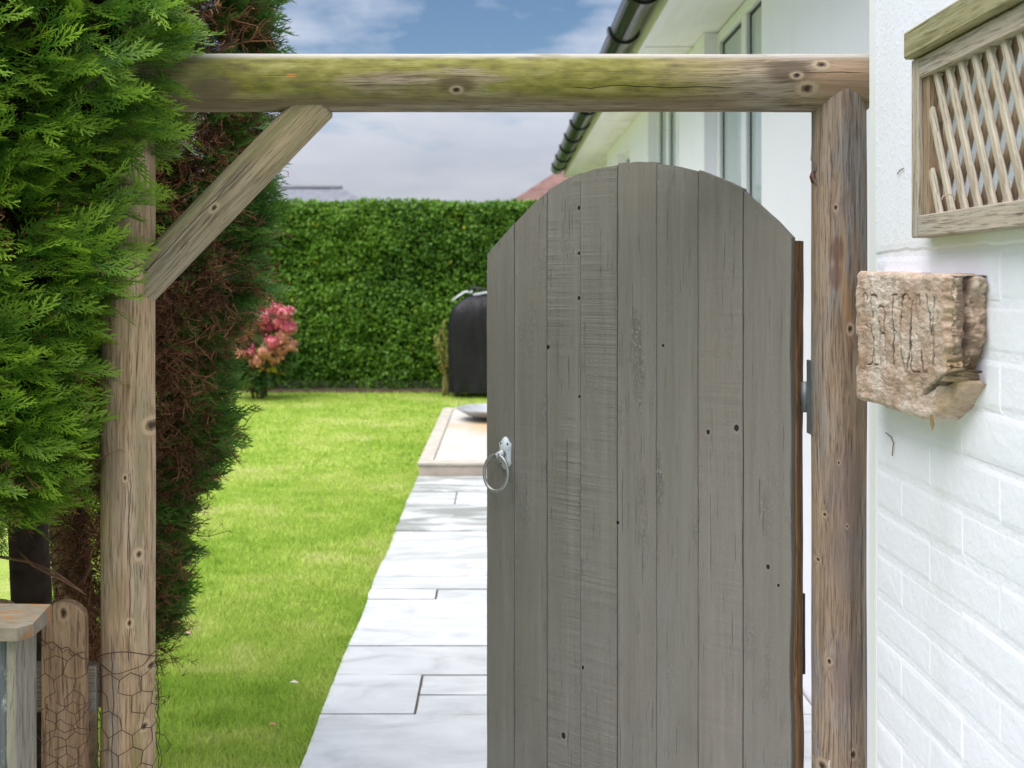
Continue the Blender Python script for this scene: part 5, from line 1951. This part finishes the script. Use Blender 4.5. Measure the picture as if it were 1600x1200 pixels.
def picket(xc, w=0.0815, y=1.93, d=0.02, ztop=0.846):
    out_ = [(-w / 2, 0.02), (w / 2, 0.02)]
    hs = ztop - w * 0.44
    nseg = 14
    arc = []
    for k in range(nseg + 1):
        t = math.pi * k / nseg
        arc.append((w / 2 * math.cos(t), hs + (ztop - hs) * math.sin(t)))
    side = [(w / 2, 0.02 + (hs - 0.02) * k / 6) for k in range(1, 6)]
    poly = [(-w / 2, 0.02), (w / 2, 0.02)] + side + arc + [(-w / 2, 0.02 + (hs - 0.02) * k / 6) for k in range(5, 0, -1)]
    n_ = len(poly)
    c0 = 0.965
    vs_ = [(x, d, z) for x, z in poly] + [(x, 0.0025, z) for x, z in poly] + [(x * c0, 0.0, z - (0.002 if z > hs else 0)) for x, z in poly]
    fs_ = [tuple(range(n_))] + [tuple(2 * n_ + k for k in range(n_ - 1, -1, -1))]
    for r_ in range(2):
        for k in range(n_):
            l = (k + 1) % n_
            fs_.append((r_ * n_ + l, r_ * n_ + k, r_ * n_ + n_ + k, r_ * n_ + n_ + l))
    fs_ = [f_[::-1] for f_ in fs_]
    return obj('picket', vs_, fs_, m_picket, fence, Matrix.Translation((xc, y, 0)))


for k in range(6):
    picket(-0.829 - 0.125 * k)
bar('rail', (-1.65, 1.968, 0.672), (-0.775, 1.968, 0.672), 0.087, 0.032, m_rail, fence, (0, 0, 1), seed=2)
bar('rail', (-1.65, 1.968, 0.22), (-0.775, 1.968, 0.22), 0.087, 0.032, m_rail, fence, (0, 0, 1), seed=3)

# wooden box with stained lid
m_box = wood('grey_painted_box_timber', (0.27, 0.245, 0.195), (0.21, 0.19, 0.15), (0.12, 0.105, 0.08), grain=0.6, grey=0.4, seed=12.1, bump=0.3)
M = Mat('rust_stained_lid_timber', 0.75, 0.25)
p = M.pos()
n1 = M.noise(M.vmul(p, (26, 60, 26)), 1.0, 5, 0.62, 0.8)
n2 = M.noise(M.vmul(p, (30, 180, 30)), 1.0, 4, 0.6)
c = M.ramp(n2, [(0.3, (0.15, 0.125, 0.088)), (0.7, (0.25, 0.22, 0.165))])
c = M.mix(M.math('MULTIPLY', M.step(n1, 0.48, 0.62), 0.85), c, (0.3, 0.13, 0.035))
M.color(c)
M.bump(n2, 0.5, 0.004)
m_lid = M.m
M = Mat('blue_black_painted_panel', 0.5, 0.35)
p = M.pos()
n1 = M.noise(M.vmul(p, (90, 90, 9)), 1.0, 4, 0.6)
n2 = M.noise(M.vmul(p, (60, 60, 22)), 1.0, 4, 0.65)
c = M.ramp(n1, [(0.3, (0.05, 0.056, 0.068)), (0.7, (0.12, 0.128, 0.145))])
c = M.mix(M.math('MULTIPLY', M.step(n2, 0.56, 0.66), 0.8), c, (0.5, 0.52, 0.53))
M.color(c)
m_panel = M.m
bx = thing('wooden_box', 'grey wooden box with rust stained lid at the bottom left corner', 'box', (-0.85, 1.55, 0))
BXR, BYF = -0.712, 1.50
lid_z = 0.928
vs = [(-1.15, BYF - 0.012, lid_z), (BXR + 0.008, BYF - 0.014, lid_z), (BXR + 0.022, BYF + 0.008, lid_z), (BXR + 0.0165, BYF + 0.082, lid_z), (-1.15, BYF + 0.1, lid_z)]
up = [(x + (0.0025 if i in (0, 4) else -0.0015), y + (0.002 if i in (0, 1) else -0.001), z + 0.018 + (0.006 if i in (3, 4) else 0)) for i, (x, y, z) in enumerate(vs)]
MB().add(vs + up, [(4, 3, 2, 1, 0), (5, 6, 7, 8, 9)] + [(k, (k + 1) % 5, 5 + (k + 1) % 5, 5 + k) for k in range(5)]).build('lid', m_lid, bx)
obx = bar('corner_post', (BXR - 0.0075, BYF + 0.012, 0.0), (BXR - 0.0075, BYF + 0.012, lid_z - 0.002), 0.015, 0.024, m_box, bx, (1, 0, 0), 0.001, seed=1)
MB().box((-0.011, 0.0255, 0.0), (-0.001, 0.068, lid_z - 0.003), 0.001).build('side_board', m_box, bx, Matrix.Translation((BXR, BYF, 0)))
MB().box((-1.14, BYF + 0.004, 0.02), (BXR - 0.0165, BYF + 0.014, lid_z - 0.003), 0.001).build('front_panel', m_panel, bx)
MB().box((-1.14, BYF + 0.056, 0.0), (BXR - 0.0125, BYF + 0.066, lid_z - 0.004), 0.001).build('back_panel', m_box, bx)

# chicken wire
m_wire = plain('rusty_wire', (0.085, 0.045, 0.03), 0.7, 0.35, 0.35, 60, 0.2, 0.3)


def hexnet(surf, u0, u1, v0, v1, a, jit, rad, seed, drop=0.0):
    """hexagonal net over surf(u, v); a = cell side"""
    rr_ = random.Random(seed)
    mb = MB()
    nodes = {}

    def node_(i, j):
        if (i, j) not in nodes:
            uu = u0 + i * a * 0.866
            row, odd_ = divmod(j, 2)
            vv = v1 - (row * 1.5 * a + (0.5 * a if (odd_ == (0 if (i + row) % 2 else 1)) else 0.0))
            nodes[(i, j)] = (uu + rr_.gauss(0, jit), vv + rr_.gauss(0, jit))
        return nodes[(i, j)]
    nu = int((u1 - u0) / (a * 0.866)) + 1
    nv = int((v1 - v0) / (1.5 * a)) + 1
    pt = {}
    for r_ in range(nv + 1):
        for i in range(nu + 1):
            up_ = (i + r_) % 2 == 0
            vv = v1 - r_ * 1.5 * a + (0.25 * a if up_ else -0.25 * a)
            pt[(i, r_)] = (u0 + i * 0.866 * a + rr_.gauss(0, jit), vv + rr_.gauss(0, jit))

    def wire(p_, q_):
        if rr_.random() < drop:
            return
        m_ = ((p_[0] + q_[0]) / 2, (p_[1] + q_[1]) / 2)
        if min(p_[0], q_[0]) < u0 - 1e-6 or max(p_[0], q_[0]) > u1 + a or m_[1] < v0:
            return
        mb.tube([surf(*p_), surf(*m_), surf(*q_)], rad, 4, caps=False)
    for r_ in range(nv + 1):
        for i in range(nu):
            wire(pt[(i, r_)], pt[(i + 1, r_)])
        if r_ < nv:
            for i in range(nu + 1):
                if (i + r_) % 2 == 1:
                    wire(pt[(i, r_)], pt[(i, r_ + 1)])
    return mb, pt, nu


def post_surf(ang, v_):
    r_ = 0.0575 + 0.006 * mnoise.noise(Vector((ang * 40, 0, v_ * 30)))
    a = ang / 0.0545 - math.pi / 2
    return Vector((LPX + r_ * math.cos(a), PY + r_ * math.sin(a), v_))


wn = thing('wire_netting', 'rusty chicken wire wrapped round the foot of the left post', 'wire netting', (LPX, 1.95, 0))
mb, pt, nu = hexnet(post_surf, -0.1, 0.12, 0.08, 0.70, 0.024, 0.0016, 0.0008, 5, 0.03)
loop = [post_surf(-0.09 + 0.19 * k / 24, 0.735 - 0.028 * math.sin(math.pi * k / 24) ** 2 * (1 if k < 40 else 0) + 0.002 * math.sin(k)) for k in range(25)]
mb.tube(loop, 0.001, 4)
loop = [post_surf(-0.09 + 0.19 * k / 24, 0.722 + 0.03 * math.sin(math.pi * k / 24) ** 2 - 0.004) for k in range(25)]
mb.tube(loop, 0.001, 4)
mb.build('mesh', m_wire, wn, smooth=True)
lo = MB()
for (px, py, dx, dy_) in ((242, 1080, 10, -8), (243, 1145, 24, 20), (243, 1060, 5, 40), (241, 1120, 6, 14), (243, 1160, 10, 26)):
    a = P(px, py, 1.97)
    lo.tube([a, P(px + dx * 0.6, py + dy_ * 0.2, 1.95), P(px + dx, py + dy_, 1.95), P(px + dx * 0.7, py + dy_ * 1.5, 1.96)], 0.0008, 4)
lo.build('loose_end', m_wire, wn, smooth=True)


def pick_surf(u_, v_):
    return Vector((-0.829 + u_, 1.9265 - 0.007 - 0.018 * abs(mnoise.noise(Vector((u_ * 30, v_ * 25, 0)))) + (0.012 * max(0, abs(u_) - 0.039) / 0.01), v_))


wn2 = thing('wire_netting', 'crumpled rusty chicken wire bunched over the brown picket', 'wire netting', (-0.829, 1.92, 0))
for k, (jj, vtop, seed, a_) in enumerate(((0.002, 0.745, 3, 0.022), (0.004, 0.66, 9, 0.022))):
    mb, pt, nu = hexnet(pick_surf, -0.046, 0.042, 0.06, vtop, a_, jj, 0.0007, seed, 0.08)
    if k == 0:
        mb.tube([pick_surf(-0.046 + 0.09 * q_ / 16, 0.785 - 0.035 * q_ / 16 + 0.004 * math.sin(q_ * 1.3)) for q_ in range(17)], 0.0011, 4)
        mb.tube([pick_surf(-0.046 + 0.09 * q_ / 16, 0.777 - 0.03 * q_ / 16 + 0.006 * math.sin(q_ * 1.9)) for q_ in range(17)], 0.0008, 4)
    mb.build('mesh', m_wire, wn2, smooth=True)

# ================================================================== fallen leaves on the lawn
for (px, py, c_, lab, s) in ((293, 998, (0.5, 0.34, 0.25), 'pale pinkish fallen leaf on the grass by the dark cypress', 0.05),
                             (427, 1143, (0.42, 0.24, 0.12), 'brown fallen leaf on the lawn close to the path', 0.03),
                             (460, 1076, (0.6, 0.55, 0.42), 'cream fallen leaf on the lawn halfway along the path edge', 0.035)):
    Y0_ = EYE * 1600 / (py - 440)
    c = P(px, py, Y0_)
    v_, f_, t_ = leaf_proto(0.15, 0.34)
    vs = [(c.x + (a - 0.5) * s, c.y + b * s, 0.022 + cc * s) for a, b, cc in v_]
    vs += [(x, y, z - 0.001) for x, y, z in vs]
    fs = [tuple(int(k) for k in f2) for f2 in f_] + [tuple(int(k) + 4 for k in f2[::-1]) for f2 in f_]
    o = obj('fallen_leaf', vs, fs, plain('dry_leaf', c_, 0.8, 0.2, 0.2, 60, 0.1))
    tag(o, lab, 'leaf', 'fallen leaves on the lawn')
